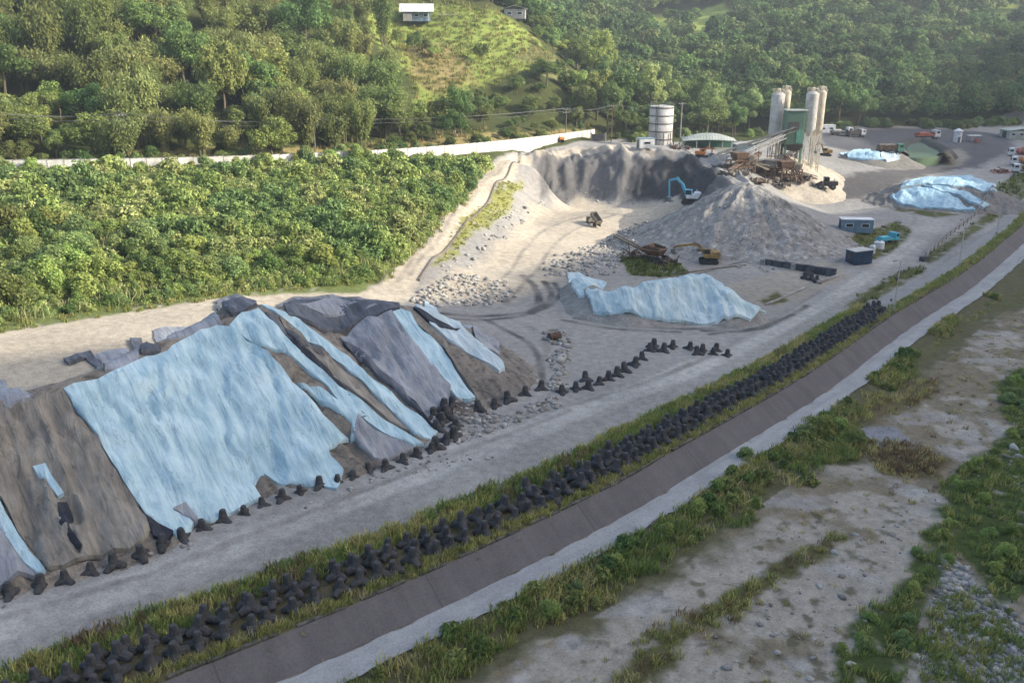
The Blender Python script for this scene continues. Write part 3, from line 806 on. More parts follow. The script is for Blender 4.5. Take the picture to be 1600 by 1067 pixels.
# ------------------------------------------------------------------ tarpaulins
def sheet_mat(name, c, c2, rot, rough=.55, worn=None):
    m, nt, b = mat_new(name); N = nt.nodes; L = nt.links
    tc = N.new('ShaderNodeTexCoord')
    mq = N.new('ShaderNodeMapping'); mq.inputs['Rotation'].default_value = (0, 0, -rot); L.new(tc.outputs['Object'], mq.inputs[0])
    mp = N.new('ShaderNodeMapping'); mp.inputs['Scale'].default_value = (.22, 1.3, .3)
    L.new(mq.outputs[0], mp.inputs[0])
    n1 = N.new('ShaderNodeTexNoise'); n1.inputs['Scale'].default_value = 1.3; n1.inputs['Detail'].default_value = 6; n1.inputs['Roughness'].default_value = .6; n1.inputs['Distortion'].default_value = .6
    L.new(mp.outputs[0], n1.inputs['Vector'])
    n2 = N.new('ShaderNodeTexNoise'); n2.inputs['Scale'].default_value = .35; n2.inputs['Detail'].default_value = 5; L.new(tc.outputs['Object'], n2.inputs['Vector'])
    ad = N.new('ShaderNodeMath'); ad.operation = 'ADD'; L.new(n1.outputs['Fac'], ad.inputs[0]); L.new(n2.outputs['Fac'], ad.inputs[1])
    mr = N.new('ShaderNodeMapRange'); mr.inputs[1].default_value = .8; mr.inputs[2].default_value = 1.2; L.new(ad.outputs[0], mr.inputs[0])
    mx = N.new('ShaderNodeMix'); mx.data_type = 'RGBA'; mx.inputs[6].default_value = (*c2, 1); mx.inputs[7].default_value = (*c, 1); L.new(mr.outputs[0], mx.inputs['Factor'])
    # thin dark crease lines in the colour and the welded seams between the lengths of cloth
    n3 = N.new('ShaderNodeTexNoise'); n3.inputs['Scale'].default_value = 1.1; n3.inputs['Detail'].default_value = 5; n3.inputs['Distortion'].default_value = 1.2; L.new(mp.outputs[0], n3.inputs['Vector'])
    sb = N.new('ShaderNodeMath'); sb.operation = 'SUBTRACT'; sb.inputs[1].default_value = .5; L.new(n3.outputs['Fac'], sb.inputs[0])
    ab = N.new('ShaderNodeMath'); ab.operation = 'ABSOLUTE'; L.new(sb.outputs[0], ab.inputs[0])
    cr = N.new('ShaderNodeMapRange'); cr.inputs[1].default_value = 0; cr.inputs[2].default_value = .022; cr.inputs[3].default_value = .62; cr.inputs[4].default_value = 1; L.new(ab.outputs[0], cr.inputs[0])
    n4 = N.new('ShaderNodeTexNoise'); n4.inputs['Scale'].default_value = .5; n4.inputs['Detail'].default_value = 4; L.new(tc.outputs['Object'], n4.inputs['Vector'])
    gt = N.new('ShaderNodeMapRange'); gt.inputs[1].default_value = .42; gt.inputs[2].default_value = .6; L.new(n4.outputs['Fac'], gt.inputs[0])
    on = N.new('ShaderNodeMix'); on.inputs[2].default_value = 1.0; L.new(gt.outputs[0], on.inputs[0]); L.new(cr.outputs[0], on.inputs[3])
    sp = N.new('ShaderNodeSeparateXYZ'); L.new(mq.outputs[0], sp.inputs[0])
    pp = N.new('ShaderNodeMath'); pp.operation = 'PINGPONG'; pp.inputs[1].default_value = 1.9; L.new(sp.outputs[1], pp.inputs[0])
    se = N.new('ShaderNodeMapRange'); se.inputs[1].default_value = .03; se.inputs[2].default_value = .09; se.inputs[3].default_value = .86; se.inputs[4].default_value = 1; L.new(pp.outputs[0], se.inputs[0])
    mm = N.new('ShaderNodeMath'); mm.operation = 'MULTIPLY'; L.new(on.outputs[0], mm.inputs[0]); L.new(se.outputs[0], mm.inputs[1])
    mc = N.new('ShaderNodeMix'); mc.data_type = 'RGBA'; mc.blend_type = 'MULTIPLY'; mc.inputs['Factor'].default_value = 1; L.new(mx.outputs[2], mc.inputs[6]); L.new(mm.outputs[0], mc.inputs[7])
    L.new(mc.outputs[2], b.inputs['Base Color']); b.inputs['Roughness'].default_value = rough; b.inputs['Specular IOR Level'].default_value = .25
    bp = N.new('ShaderNodeBump'); bp.inputs['Strength'].default_value = .9; bp.inputs['Distance'].default_value = .3
    L.new(n1.outputs['Fac'], bp.inputs['Height']); L.new(bp.outputs['Normal'], b.inputs['Normal'])
    return m

def drape(name, label, pix, mat, off=.10, step=.34, amp=.28, fall=None, cat='tarpaulin', group=None, rag=.25, wl=1.0):
    poly = hits(pix)
    # ragged edge: split long sides and push the new points about a little
    P = []
    for i in range(len(poly)):
        a = np.array(poly[i]); b = np.array(poly[(i + 1) % len(poly)]); L = np.hypot(*(b - a)); n = max(1, int(L / .8))
        nn = np.array([-(b - a)[1], (b - a)[0]]) / max(L, 1e-6)
        for k in range(n):
            q = a + (b - a) * k / n
            if k: q = q + nn * fbm(np.array([q[0] / 1.1]), np.array([q[1] / 1.1]), 15, 3)[0] * 2 * rag
            P.append(q)
    P = np.array(P)
    x0, y0 = P.min(0); x1, y1 = P.max(0)
    X, Y = np.meshgrid(np.arange(x0, x1, step), np.arange(y0, y1, step))
    X = X.ravel() + rng.uniform(-.25, .25, X.size) * step; Y = Y.ravel() + rng.uniform(-.25, .25, Y.size) * step
    m = poly_sd(X, Y, [tuple(p) for p in P]) > step * .35
    pts = [tuple(p) for p in P] + list(zip(X[m], Y[m]))
    n = len(P)
    res = delaunay_2d_cdt([Vector(p) for p in pts], [], [list(range(n))], 1, 1e-5)
    vo = np.array([tuple(v) for v in res[0]]); fo = [tuple(f) for f in res[2]]
    a = fall if fall is not None else 0.0
    t = -vo[:, 0] * math.sin(a) + vo[:, 1] * math.cos(a); s = vo[:, 0] * math.cos(a) + vo[:, 1] * math.sin(a)
    s = s + fbm(vo[:, 0] / 4, vo[:, 1] / 4, 18, 2) * 3; t = t + fbm(vo[:, 0] / 6, vo[:, 1] / 6, 19, 2) * 2.0
    wr = np.abs(fbm(t / (1.5 * wl), s / (9 * wl), 12, 3)) * -1.7 + .34 + fbm(t / (.6 * wl), s / (4 * wl), 13, 2) * .5
    sag = fbm(vo[:, 0] / 2.5, vo[:, 1] / 2.5, 14, 3) * .25
    zg = ground(vo[:, 0], vo[:, 1])
    for q in range(6):
        zg = np.maximum(zg, ground(vo[:, 0] + .3 * math.cos(q * 1.047), vo[:, 1] + .3 * math.sin(q * 1.047)) - .05)
    z = zg + off + np.maximum(amp * 1.25 * (wr + sag) + amp * .5 * fbm(vo[:, 0] / .55, vo[:, 1] / .55, 16, 2), -off * .6)
    V = [(x, y, zz) for (x, y), zz in zip(vo, z)]
    # hem: the border turns down on to the heap
    ec = {}
    for f in fo:
        for i in range(len(f)):
            k = (f[i], f[(i + 1) % len(f)]); ec[tuple(sorted(k))] = ec.get(tuple(sorted(k)), []) + [k]
    low = {}
    for k, l in ec.items():
        if len(l) == 1:
            for q in l[0]:
                if q not in low:
                    low[q] = len(V); V.append((V[q][0], V[q][1], V[q][2] - off - .35))
            p, q = l[0]; fo.append((q, p, low[p], low[q]))
    o = mesh_obj(name, V, fo, mat, smooth=True)
    o.data.set_sharp_from_angle(angle=R(60))
    return tag(o, label, cat, group)

def fall_dir(a, b):
    p, q = hit(*a), hit(*b); return math.atan2(q[1] - p[1], q[0] - p[0])
FD = fall_dir((260, 570), (360, 790)); FD2 = fall_dir((580, 500), (680, 660)); FD3 = fall_dir((1060, 440), (1080, 500)); FD4 = fall_dir((1460, 285), (1440, 325))
BLUE = (.475, .625, .68)
M_BLUE = sheet_mat('blue_sheet', BLUE, (.28, .43, .51), FD)
M_BLUE2 = sheet_mat('blue_sheet_steep', BLUE, (.30, .45, .53), FD2)
M_PALE = sheet_mat('pale_sheet', (.50, .59, .62), (.33, .42, .48), FD2)
M_GREY = sheet_mat('grey_sheet', (.315, .33, .36), (.20, .21, .235), FD2)
M_DGREY = sheet_mat('dark_sheet', (.13, .14, .165), (.06, .066, .08), FD2)
M_BLUE3 = sheet_mat('blue_sheet_middle', (.50, .60, .62), (.31, .42, .46), FD3)
M_BLUE4 = sheet_mat('blue_sheet_right', (.42, .59, .66), (.25, .40, .50), FD4)
M_BLACK = sheet_mat('black_sheet', (.03, .034, .045), (.018, .02, .028), FD)
T = drape
M_NET = sheet_mat('brown_netting', (.285, .262, .228), (.15, .138, .12), FD, rough=.9)
T('netting_sheet', 'brown grey wrinkled netting sheet over the heap face left of the largest blue sheet', [(-60, 640), (0, 628), (60, 622), (98, 616), (130, 660), (160, 706), (218, 800), (236, 830), (225, 852), (180, 866), (140, 878), (78, 894), (40, 848), (6, 790), (-60, 740)], M_NET, .05, .26, 1.0, FD, rag=.4, cat='netting', wl=.9)
T('netting_sheet', 'brown netting sheet in the long gap between the two narrow blue strips', [(436, 500), (460, 515), (525, 570), (598, 636), (640, 676), (612, 664), (560, 622), (500, 566), (462, 535)], M_NET, .05, .26, .7, FD2, rag=.2, cat='netting')
T('tarpaulin', 'largest pale blue tarpaulin, spread over the face of the long brown heap', [(100, 610), (130, 655), (160, 700), (222, 803), (252, 825), (275, 841), (290, 838), (306, 817), (330, 817), (409, 781), (397, 760), (413, 743), (457, 757), (482, 762),
  (499, 758), (526, 767), (537, 738), (512, 703), (545, 690), (520, 665), (480, 625), (440, 578), (400, 545), (360, 517), (340, 516), (290, 531), (230, 562), (170, 590)], M_BLUE, .10, .28, .5, FD, rag=.35)
T('tarpaulin', 'pale blue tarpaulin strip running from the heap peak, wide at its top', [(358, 515), (378, 492), (404, 486), (435, 515), (479, 562), (540, 613), (600, 660), (663, 697), (648, 699), (598, 680), (540, 640), (505, 600), (472, 575), (439, 550), (408, 542)], M_BLUE, .17, .3, .22, FD2, rag=.12)
T('tarpaulin', 'long narrow pale blue tarpaulin strip edging the grey sheet', [(408, 480), (420, 482), (442, 490), (522, 545), (602, 608), (684, 676), (676, 686), (650, 680), (600, 632), (528, 568), (470, 522), (432, 494)], M_BLUE2, .15, .28, .2, FD2, rag=.12)
T('tarpaulin', 'thin twisted blue tarpaulin scrap across the brown gap between two strips', [(466, 604), (500, 610), (540, 638), (566, 648), (558, 690), (548, 692), (550, 662), (528, 646), (488, 622)], M_BLUE2, .2, .26, .2, FD2, rag=.15)
T('tarpaulin', 'grey lilac tarpaulin with long folds on the second heap', [(532, 530), (560, 508), (590, 497), (612, 494), (640, 530), (672, 568), (705, 610), (700, 638), (676, 645), (686, 668), (640, 628), (590, 588), (548, 552)], M_GREY, .16, .26, .75, FD2, rag=.15, wl=1.4)
T('tarpaulin', 'grey tarpaulin low on the heap between two blue strips', [(560, 655), (600, 685), (648, 702), (620, 715), (585, 722), (560, 700), (550, 680)], M_GREY, .12, .26, .6, FD2)
T('tarpaulin', 'pale blue tarpaulin band with a scalloped edge on the second heap', [(612, 493), (626, 486), (642, 492), (655, 515), (690, 545), (710, 580), (732, 613), (743, 625), (733, 630), (715, 625), (690, 600), (660, 560), (640, 530)], M_BLUE2, .19, .28, .22, FD2, rag=.2)
T('tarpaulin', 'dark grey crumpled tarpaulin along the crest of the second heap', [(430, 482), (458, 467), (520, 463), (560, 466), (600, 473), (625, 485), (600, 492), (562, 504), (530, 522), (490, 512), (452, 497)], M_DGREY, .15, .3, .5, FD2 + 1.3, rag=.3, wl=1.4)
T('tarpaulin', 'mid grey folded tarpaulin lying on the darker crest sheet', [(470, 480), (520, 470), (570, 474), (590, 482), (545, 494), (510, 500)], M_GREY, .34, .3, .35, FD2 + 1.3, rag=.3)
T('tarpaulin', 'pale tarpaulin strip on the end of the second heap nearest the tracks', [(648, 480), (664, 472), (682, 482), (721, 511), (750, 540), (786, 569), (789, 580), (780, 584), (731, 553), (708, 538), (674, 512), (664, 496)], M_PALE, .16, .28, .3, FD2, rag=.12)
T('tarpaulin', 'black folded edge of sheeting beside the pale strip', [(646, 484), (655, 486), (690, 508), (720, 518), (700, 519), (668, 505)], M_BLACK, .26, .26, .2, FD2, rag=.1)
T('tarpaulin', 'black seam of sheeting beside the scalloped blue band', [(652, 510), (664, 520), (694, 548), (716, 582), (738, 612), (745, 626), (736, 616), (712, 584), (690, 553)], M_BLACK, .12, .26, .2, FD2, rag=.2)
T('tarpaulin', 'crumpled grey scrap of tarpaulin at the end of the pale strip', [(722, 508), (745, 512), (765, 530), (783, 548), (780, 557), (760, 549), (745, 536)], M_GREY, .12, .28, .4, FD2, rag=.3)
T('tarpaulin', 'blue edged grey tarpaulin at the far left end of the long heap', [(-40, 760), (-5, 785), (25, 840), (60, 893), (55, 905), (30, 900), (0, 925), (-60, 960)], M_GREY, .12, .3, .3, FD)
T('tarpaulin', 'narrow bright blue tarpaulin strip at the lower left heap end', [(-10, 780), (2, 790), (30, 840), (72, 896), (62, 902), (40, 884), (10, 840), (-10, 810)], M_BLUE, .24, .26, .15, FD, rag=.1)
T('tarpaulin', 'small flat grey tarpaulin on the crest at the left picture edge', [(-40, 600), (10, 598), (35, 615), (56, 628), (20, 643), (-40, 655)], M_GREY, .35, .3, .2, FD, rag=.15)
T('tarpaulin', 'grey tarpaulin flap lying behind the crest above the largest blue sheet', [(138, 560), (165, 550), (200, 546), (218, 556), (215, 566), (188, 580), (165, 582), (155, 570)], M_GREY, .15, .3, .3, FD)
T('tarpaulin', 'dark ruffled tarpaulin edge bunched on the crest of the long heap', [(100, 566), (130, 554), (142, 552), (160, 570), (165, 580), (148, 574), (135, 562), (108, 572)], M_DGREY, .3, .28, .5, FD, rag=.3)
T('tarpaulin', 'dark folded tarpaulin scrap on the crest left of the peak', [(203, 532), (222, 532), (232, 542), (252, 546), (250, 552), (222, 556), (208, 548)], M_DGREY, .3, .28, .4, FD, rag=.2)
T('tarpaulin', 'flat grey tarpaulin behind the crest just left of the peak', [(240, 517), (262, 512), (300, 511), (345, 507), (350, 513), (318, 520), (290, 530), (262, 533)], M_GREY, .13, .3, .25, FD)
T('tarpaulin', 'black crumpled tarpaulin heaped on the peak of the long heap', [(338, 474), (352, 466), (372, 464), (390, 472), (402, 480), (380, 490), (362, 497), (350, 486)], M_DGREY, .3, .28, .5, FD, rag=.3)
T('tarpaulin', 'black torn sheeting strip along the foot corner of the largest sheet', [(216, 790), (228, 808), (250, 822), (272, 838), (262, 846), (240, 842), (234, 822)], M_BLACK, .15, .26, .3, FD, rag=.3)
T('tarpaulin', 'small faded blue tarpaulin scrap half buried in the brown heap face', [(52, 735), (72, 731), (82, 750), (102, 780), (92, 783), (76, 764), (62, 750)], M_BLUE, .3, .26, .3, FD, rag=.3)
T('tarpaulin', 'black sheeting showing in a slit of the brown heap face', [(92, 796), (106, 792), (115, 812), (112, 838), (130, 862), (126, 868), (104, 842), (94, 826)], M_BLACK, .36, .26, .3, FD, rag=.2)
T('tarpaulin', 'small grey patch laid for a torn hole near the lower edge of the largest sheet', [(272, 801), (291, 792), (310, 816), (304, 822), (290, 812), (282, 806)], M_GREY, .36, .26, .12, FD, rag=.05)  # grey patch added where the sheet has a torn hole
T('tarpaulin', 'pleated pale blue tarpaulin over the low heap in mid yard', [(918, 452), (936, 456), (960, 458), (990, 453), (1002, 448), (1045, 440), (1072, 433), (1100, 431), (1130, 450), (1150, 464), (1197, 489), (1172, 503), (1112, 508), (1030, 503), (950, 495), (928, 490), (922, 474), (914, 462)], M_BLUE3, .16, .28, 1.0, FD3, wl=1.5)
T('tarpaulin', 'small pale blue tarpaulin at the left end of the pleated one', [(886, 428), (905, 428), (948, 444), (944, 450), (924, 447), (910, 455), (914, 466), (906, 466), (895, 452)], M_BLUE3, .14, .3, .4, FD3)
T('tarpaulin', 'front pale blue tarpaulin of the heap near the guard rail', [(1390, 308), (1408, 297), (1430, 293), (1470, 300), (1488, 308), (1510, 325), (1524, 331), (1500, 330), (1470, 328), (1440, 326), (1405, 320)], M_BLUE4, .25, .5, .6, FD4, rag=.3, wl=1.5)
T('tarpaulin', 'upper pale blue tarpaulin on the far side of the guard rail heap', [(1407, 294), (1422, 284), (1445, 277), (1465, 279), (1490, 275), (1515, 276), (1535, 284), (1556, 290), (1558, 300), (1535, 302), (1510, 293), (1480, 292), (1450, 288)], M_BLUE4, .25, .5, .6, FD4, rag=.3, wl=1.5)
T('tarpaulin', 'narrow pale tarpaulin lying slantwise between the two guard rail heap sheets', [(1440, 291), (1475, 295), (1510, 302), (1530, 315), (1545, 322), (1536, 326), (1515, 318), (1495, 306), (1465, 300)], M_BLUE4, .4, .5, .5, FD4, rag=.3, wl=1.5)
T('tarpaulin', 'far pale tarpaulin crumpled over the small heap by the green truck', [(1312, 242), (1335, 236), (1360, 235), (1375, 247), (1385, 252), (1355, 251), (1325, 248)], M_BLUE4, .25, .5, .6, FD4, rag=.3)
T('tarpaulin', 'small far tarpaulin right of the crumpled one beside the green pond', [(1372, 238), (1390, 238), (1408, 240), (1405, 250), (1385, 254), (1376, 246)], M_PALE, .3, .5, .6, FD4, rag=.3)

T('tarpaulin', 'black sheet laid as the shaded edge of the wide topped blue strip of the peak', [(436, 512), (446, 520), (480, 552), (512, 580), (540, 610), (558, 640), (575, 655), (566, 655), (548, 634), (528, 608), (500, 580), (470, 556)], M_BLACK, .13, .26, .25, FD2, rag=.25)  # shading along the strip's edge, laid as a black sheet
T('tarpaulin', 'dark grey sheet wedge between the peak and the narrow blue strip', [(414, 492), (432, 502), (470, 532), (500, 556), (470, 548), (440, 522)], M_DGREY, .11, .26, .35, FD2, rag=.25)
T('tarpaulin', 'dark folded edge of the lilac sheet where it meets the narrow blue strip', [(536, 538), (552, 556), (592, 594), (640, 634), (684, 670), (690, 668), (646, 628), (600, 588), (560, 548)], M_DGREY, .3, .26, .3, FD2, rag=.2)
# ------------------------------------------------------------------ tetrapods
M_TET = paint('tetrapod_concrete', (.085, .084, .086), rough=.9, c2=(.04, .04, .042), scale=1.6, bump=.06, var=.35)
def tetrapod_mesh():
    mb = MB(); L = 1.2; r0, r1 = .5, .345
    cz_ = L * .334 + r1 * .95
    dirs = [(0, 0, 1)] + [(math.cos(a) * .943, math.sin(a) * .943, -.333) for a in (0.3, 0.3 + 2.0944, 0.3 + 4.18879)]
    for d in dirs:
        d = Vector(d)
        c = Vector((0, 0, cz_))
        mb.tube([c, c + d * L * .55, c + d * (L - .1), c + d * L], [r0, (r0 + r1) / 2 + .01, r1, r1 * .72], n=9)
    o = mb.build('tetrapod', M_TET, smooth=True)
    return o
TET = tetrapod_mesh()
tag(TET, 'dark concrete tetrapod packed in the long rows along the embankment edge', 'tetrapod', 'tetrapods packed along the embankment edge')
_used = False
def put_tet(x, y, z, rz, sc, label=None, group=None, tilt=(0, 0)):
    global _used
    if not _used and label is None: o = TET; _used = True
    else:
        o = TET.copy(); COL.objects.link(o)
    o.location = (x, y, z); o.rotation_euler = (tilt[0], tilt[1], rz); o.scale = (sc,) * 3
    if label: o['label'] = label; o['group'] = group
step = (S_TET1 - (S_TET0 - 6)) / 74
RP = pline(REV, .25)
def at_rev(s, d):
    p = RP[min(max(int(s / .25), 0), len(RP) - 1)]
    return p[0] + p[3] * d, p[1] - p[2] * d, math.atan2(p[3], p[2])
for i in range(75):
    for row in range(3):
        s = S_TET0 - 6 + i * step + row * .55 + random.uniform(-.25, .25)
        wide = np.interp(s, [S_TET0, S_TET0 + 50, S_TET1], [1.15, 1.0, .85])
        d = (-1.75, -3.1, -4.3)[row] * wide + random.uniform(-.22, .22)
        if row == 2 and random.random() < .22 and s < S_TET0 + 60: continue
        x, y, a = at_rev(s, d)
        put_tet(x, y, random.uniform(-.34, -.02) + (0.25 if row == 1 else 0), a + random.choice((0, 2.094, 1.047)) + random.uniform(-.35, .35), random.uniform(.68, .84), tilt=(random.uniform(-.16, .16), random.uniform(-.16, .16)))
TA = [(17, 926), (62, 915), (103, 905), (141, 894), (179, 881), (220, 867), (253, 851), (285, 838), (318, 824), (349, 812), (382, 801), (411, 789), (440, 780), (470, 769), (499, 760), (526, 752), (551, 743), (578, 733), (604, 731), (630, 721), (652, 711), (673, 704)]
TB = [(692, 640), (678, 652), (690, 660), (706, 632), (684, 672), (697, 650), (709, 684), (695, 690), (680, 700), (712, 668)]
TC_ = [(749, 640), (773, 634), (795, 626), (820, 616), (845, 608), (878, 614), (900, 609), (915, 594), (919, 607), (935, 600), (950, 593), (964, 587), (977, 580), (991, 571), (1004, 561), (1016, 548), (1021, 543), (1036, 549), (1051, 543)]
TD = [(1077, 545), (1090, 553), (1097, 549), (1114, 553), (1118, 548), (1136, 556)]
for pts, lab, g, sc in ((TA, 'dark tetrapod in the single line along the foot of the long heap', 'tetrapods lined up at the foot of the long heap', .74),
                        (TB, 'dark tetrapod in the jumbled cluster at the foot corner of the second heap', 'tetrapods jumbled at the heap corner', .9),
                        (TC_, 'dark tetrapod in the spaced line between rubble and embankment road', 'tetrapods spaced along the rubble edge', .85),
                        (TD, 'dark tetrapod in the short group at the far end of the rubble line', 'tetrapods in the short end group', .85)):
    for (a, b) in pts:
        x, y = hit(a, b); put_tet(x, y, gz(x, y) - .5, random.uniform(0, 6.28), sc * random.uniform(.9, 1.1), lab, g, (random.uniform(-.12, .12), random.uniform(-.12, .12)))
# ------------------------------------------------------------------ leaves, trees, shrubs, grass
def unit(v): return v / np.maximum(np.linalg.norm(v, axis=-1, keepdims=True), 1e-9)

def leaf_quads(c, n, ln, wd, droop=None, rg=rng):
    """diamond leaves at points c facing n"""
    N = len(c)
    a = rg.normal(size=(N, 3))
    if droop is not None: a = a * .35 + droop
    a = unit(a - n * (a * n).sum(1, keepdims=True)); b = np.cross(n, a)
    ln = np.broadcast_to(np.asarray(ln, float), (N,))[:, None]; wd = np.broadcast_to(np.asarray(wd, float), (N,))[:, None]
    fold = n * (wd * .25)
    V = np.stack([c - a * ln * .5, c + b * wd * .5 + fold, c + a * ln * .5, c - b * wd * .5 + fold], 1).reshape(-1, 3)
    F = np.arange(N * 4).reshape(N, 4)
    return V, F

def clump_leaves(cc, cr, per, ln, wd, up=.35, rg=rng, flat=.8):
    """leaf shells round clump centres cc of radius cr"""
    K = len(cc)
    d = unit(rg.normal(size=(K * per, 3)) + np.array([0, 0, up]))
    cr_ = np.repeat(cr, per)[:, None]
    p = np.repeat(cc, per, 0) + d * cr_ * (rg.uniform(.55, 1.08, size=(K * per, 1))) * np.array([1, 1, flat])
    n = unit(d + rg.normal(size=d.shape) * .55 + np.array([0, 0, .25]))
    sz = rg.uniform(.7, 1.3, K * per)
    return leaf_quads(p, n, ln * sz, wd * sz, rg=rg)

def broad_crown(seed, H=9.0, Rr=3.6, clumps=36, per=150, leaf=.4, low=.2):
    g = np.random.default_rng(seed)
    cc = []; cr = []
    lobes = unit(g.normal(size=(5, 3))) * np.array([.55, .55, .3]) * Rr
    while len(cc) < clumps:
        d = unit(g.normal(size=3)); d[2] = abs(d[2]) * 1.0 - (.35 if g.random() < .35 else 0)
        L = lobes[g.integers(5)]
        p = np.array([0, 0, H * (low + (1 - low) * .45)]) + L + d * np.array([Rr * .72, Rr * .72, H * (1 - low) * .45]) * g.uniform(.65, 1.0)
        cc.append(p); cr.append(Rr * g.uniform(.2, .36))
    cc = np.array(cc); return cc, np.array(cr), clump_leaves(cc, np.array(cr), per, leaf, leaf * .62, rg=g)

def trunk_mb(seed, H, cc, r=.22):
    g = random.Random(seed); mb = MB()
    top = H * .62; pts = [(0, 0, -.6)]
    x = y = 0
    for i in range(1, 5):
        x += g.uniform(-.25, .25); y += g.uniform(-.25, .25); pts.append((x, y, top * i / 4))
    mb.tube(pts, [r * 1.35, r, r * .8, r * .62, r * .4], n=7)
    for i in range(6):
        t = g.uniform(.35, .9); b = Vector(pts[2]) * (1 - t) + Vector(pts[4]) * t
        e = Vector(cc[g.randrange(len(cc))]); m = (b + e) / 2 + Vector((0, 0, .3))
        mb.tube([b, m, b + (e - b) * .9], [r * .45, r * .28, r * .1], n=5)
    return mb

def bamboo(seed, H=10.0, culms=26, per=230, spread=2.6):
    g = np.random.default_rng(seed); P = []; Dv = []; mb = MB()
    for i in range(culms):
        a = g.uniform(0, 6.28); b0 = np.array([math.cos(a), math.sin(a), 0]) * g.uniform(.1, .9)
        lean = g.uniform(.4, 1.0) * spread; h = H * g.uniform(.72, 1.05); dr = np.array([math.cos(a), math.sin(a), 0])
        path = lambda t: b0 + dr * lean * t ** 2.2 + np.array([0, 0, 1]) * h * (t - .16 * t ** 3)
        mb.tube([tuple(path(t) - (np.array([0, 0, .4]) if t == 0 else 0)) for t in (0, .3, .6, .85, 1)], [.06, .055, .045, .03, .012], n=5)
        t = g.uniform(.25, 1.02, per) ** .8
        q = np.array([path(k) for k in t]) + g.normal(size=(per, 3)) * np.array([.42, .42, .3]) * (.6 + .8 * t[:, None])
        P.append(q); Dv.append(np.repeat(dr[None] * .5 + np.array([[0, 0, -.75]]), per, 0))
    P = np.concatenate(P); Dv = np.concatenate(Dv)
    n = unit(rng.normal(size=P.shape) * .6 + np.array([0, 0, .7]) + unit(P * np.array([1, 1, 0])) * .6)
    sz = g.uniform(.7, 1.3, len(P))
    return mb, leaf_quads(P, n, 0.6 * sz, .19 * sz, droop=Dv, rg=g)

def shrub_leaves(seed, Rr=1.0, Hh=1.1, clumps=16, per=42, leaf=.135):
    g = np.random.default_rng(seed)
    d = unit(g.normal(size=(clumps, 3))); d[:, 2] = np.abs(d[:, 2])
    cc = d * np.array([Rr * .62, Rr * .62, Hh * .62]) * g.uniform(.55, 1.1, (clumps, 1)) + np.array([0, 0, Hh * .12])
    return clump_leaves(cc, Rr * g.uniform(.26, .42, clumps), per, leaf, leaf * .6, rg=g)

ML_A = leaf_mat('leaf_deep', (.078, .145, .045), (.205, .28, .085), (.135, .21, .06), trans=.45)
ML_B = leaf_mat('leaf_olive', (.125, .175, .05), (.27, .32, .10), (.185, .235, .07), trans=.45)
ML_C = leaf_mat('leaf_bamboo', (.165, .195, .06), (.335, .36, .135), (.23, .26, .088), trans=.45)
ML_D = leaf_mat('leaf_fresh', (.185, .265, .07), (.46, .52, .16), (.32, .395, .11), trans=.45)
ML_E = leaf_mat('leaf_vine', (.15, .235, .082), (.365, .44, .175), (.25, .33, .118), trans=.45)
M_BARK = paint('bark', (.16, .13, .095), rough=.95, scale=2, bump=.03)
M_CULM = paint('culm', (.20, .20, .09), rough=.6, scale=1.5)

def tree_proto(seed, label, cat, group, H, Rr, mat, **k):
    cc, cr, (V, F) = broad_crown(seed, H, Rr, **k)
    t = thing('broadleaf_tree', (0, 0, 0), 0, label, cat, group)
    np_mesh('crown', V, F, mat, t)
    trunk_mb(seed, H, cc).build('trunk', M_BARK, t, smooth=True)
    return t
def bamboo_proto(seed, H, mat):
    mb, (V, F) = bamboo(seed, H)
    t = thing('bamboo_clump', (0, 0, 0), 0, 'feathery olive bamboo clump on the hillside above the white wall', 'bamboo', 'bamboo clumps above the white wall')
    np_mesh('foliage', V, F, mat, t); mb.build('stems', M_CULM, t)
    return t
PROTO_T = [tree_proto(101, 'green tree in the wood', 'tree', None, 9.5, 3.9, ML_A), tree_proto(102, 'green tree in the wood', 'tree', None, 8.5, 3.5, ML_B), tree_proto(103, 'green tree in the wood', 'tree', None, 11, 4.0, ML_A, clumps=44),
           tree_proto(104, 'green tree in the wood', 'tree', None, 7.5, 3.6, ML_D), tree_proto(105, 'green tree in the wood', 'tree', None, 10, 3.3, ML_E), tree_proto(106, 'green tree in the wood', 'tree', None, 9, 4.3, ML_B, clumps=42)]
PROTO_B = [bamboo_proto(201, 10, ML_C), bamboo_proto(202, 9, ML_C), bamboo_proto(203, 11, ML_B)]
PROTO_S = []
for i, m in enumerate((ML_D, ML_E, ML_D, ML_E, ML_B, ML_A)):
    V, F = shrub_leaves(301 + i, Hh=1.0 + .25 * (i % 3), per=150, clumps=18)
    PROTO_S.append(np_mesh('leafy_shrub', V, F, m))
def more_protos(name):
    out = []
    for q in PROTO_S:
        o = bpy.data.objects.new(name, q.data); COL.objects.link(o); out.append(o)
    return out
PROTO_F = more_protos('forest_bush'); PROTO_R = more_protos('river_bush')
USED = set()
def put(proto, loc, rz, label, cat, group, sc):
    if proto.name not in USED:
        USED.add(proto.name); o = proto
        o.location = loc; o.rotation_euler = (0, 0, rz); o.scale = sc if isinstance(sc, tuple) else (sc,) * 3
    else:
        o = copy_tree(proto, loc, rz, scale=sc)
    o['label'] = label; o['category'] = cat; o['group'] = group
    return o

def project(x, y, z):
    dz = z - CAM_H
    f = y * CT - dz * ST; u = x / f; v = -(y * ST + dz * CT) / f
    return 800 + u * F_PX, 533.5 + v * F_PX
def gnd(x, y):
    return np.where((y < 478) & (x > -139) & (x < 258), GB(x, y), FAR(x, y))

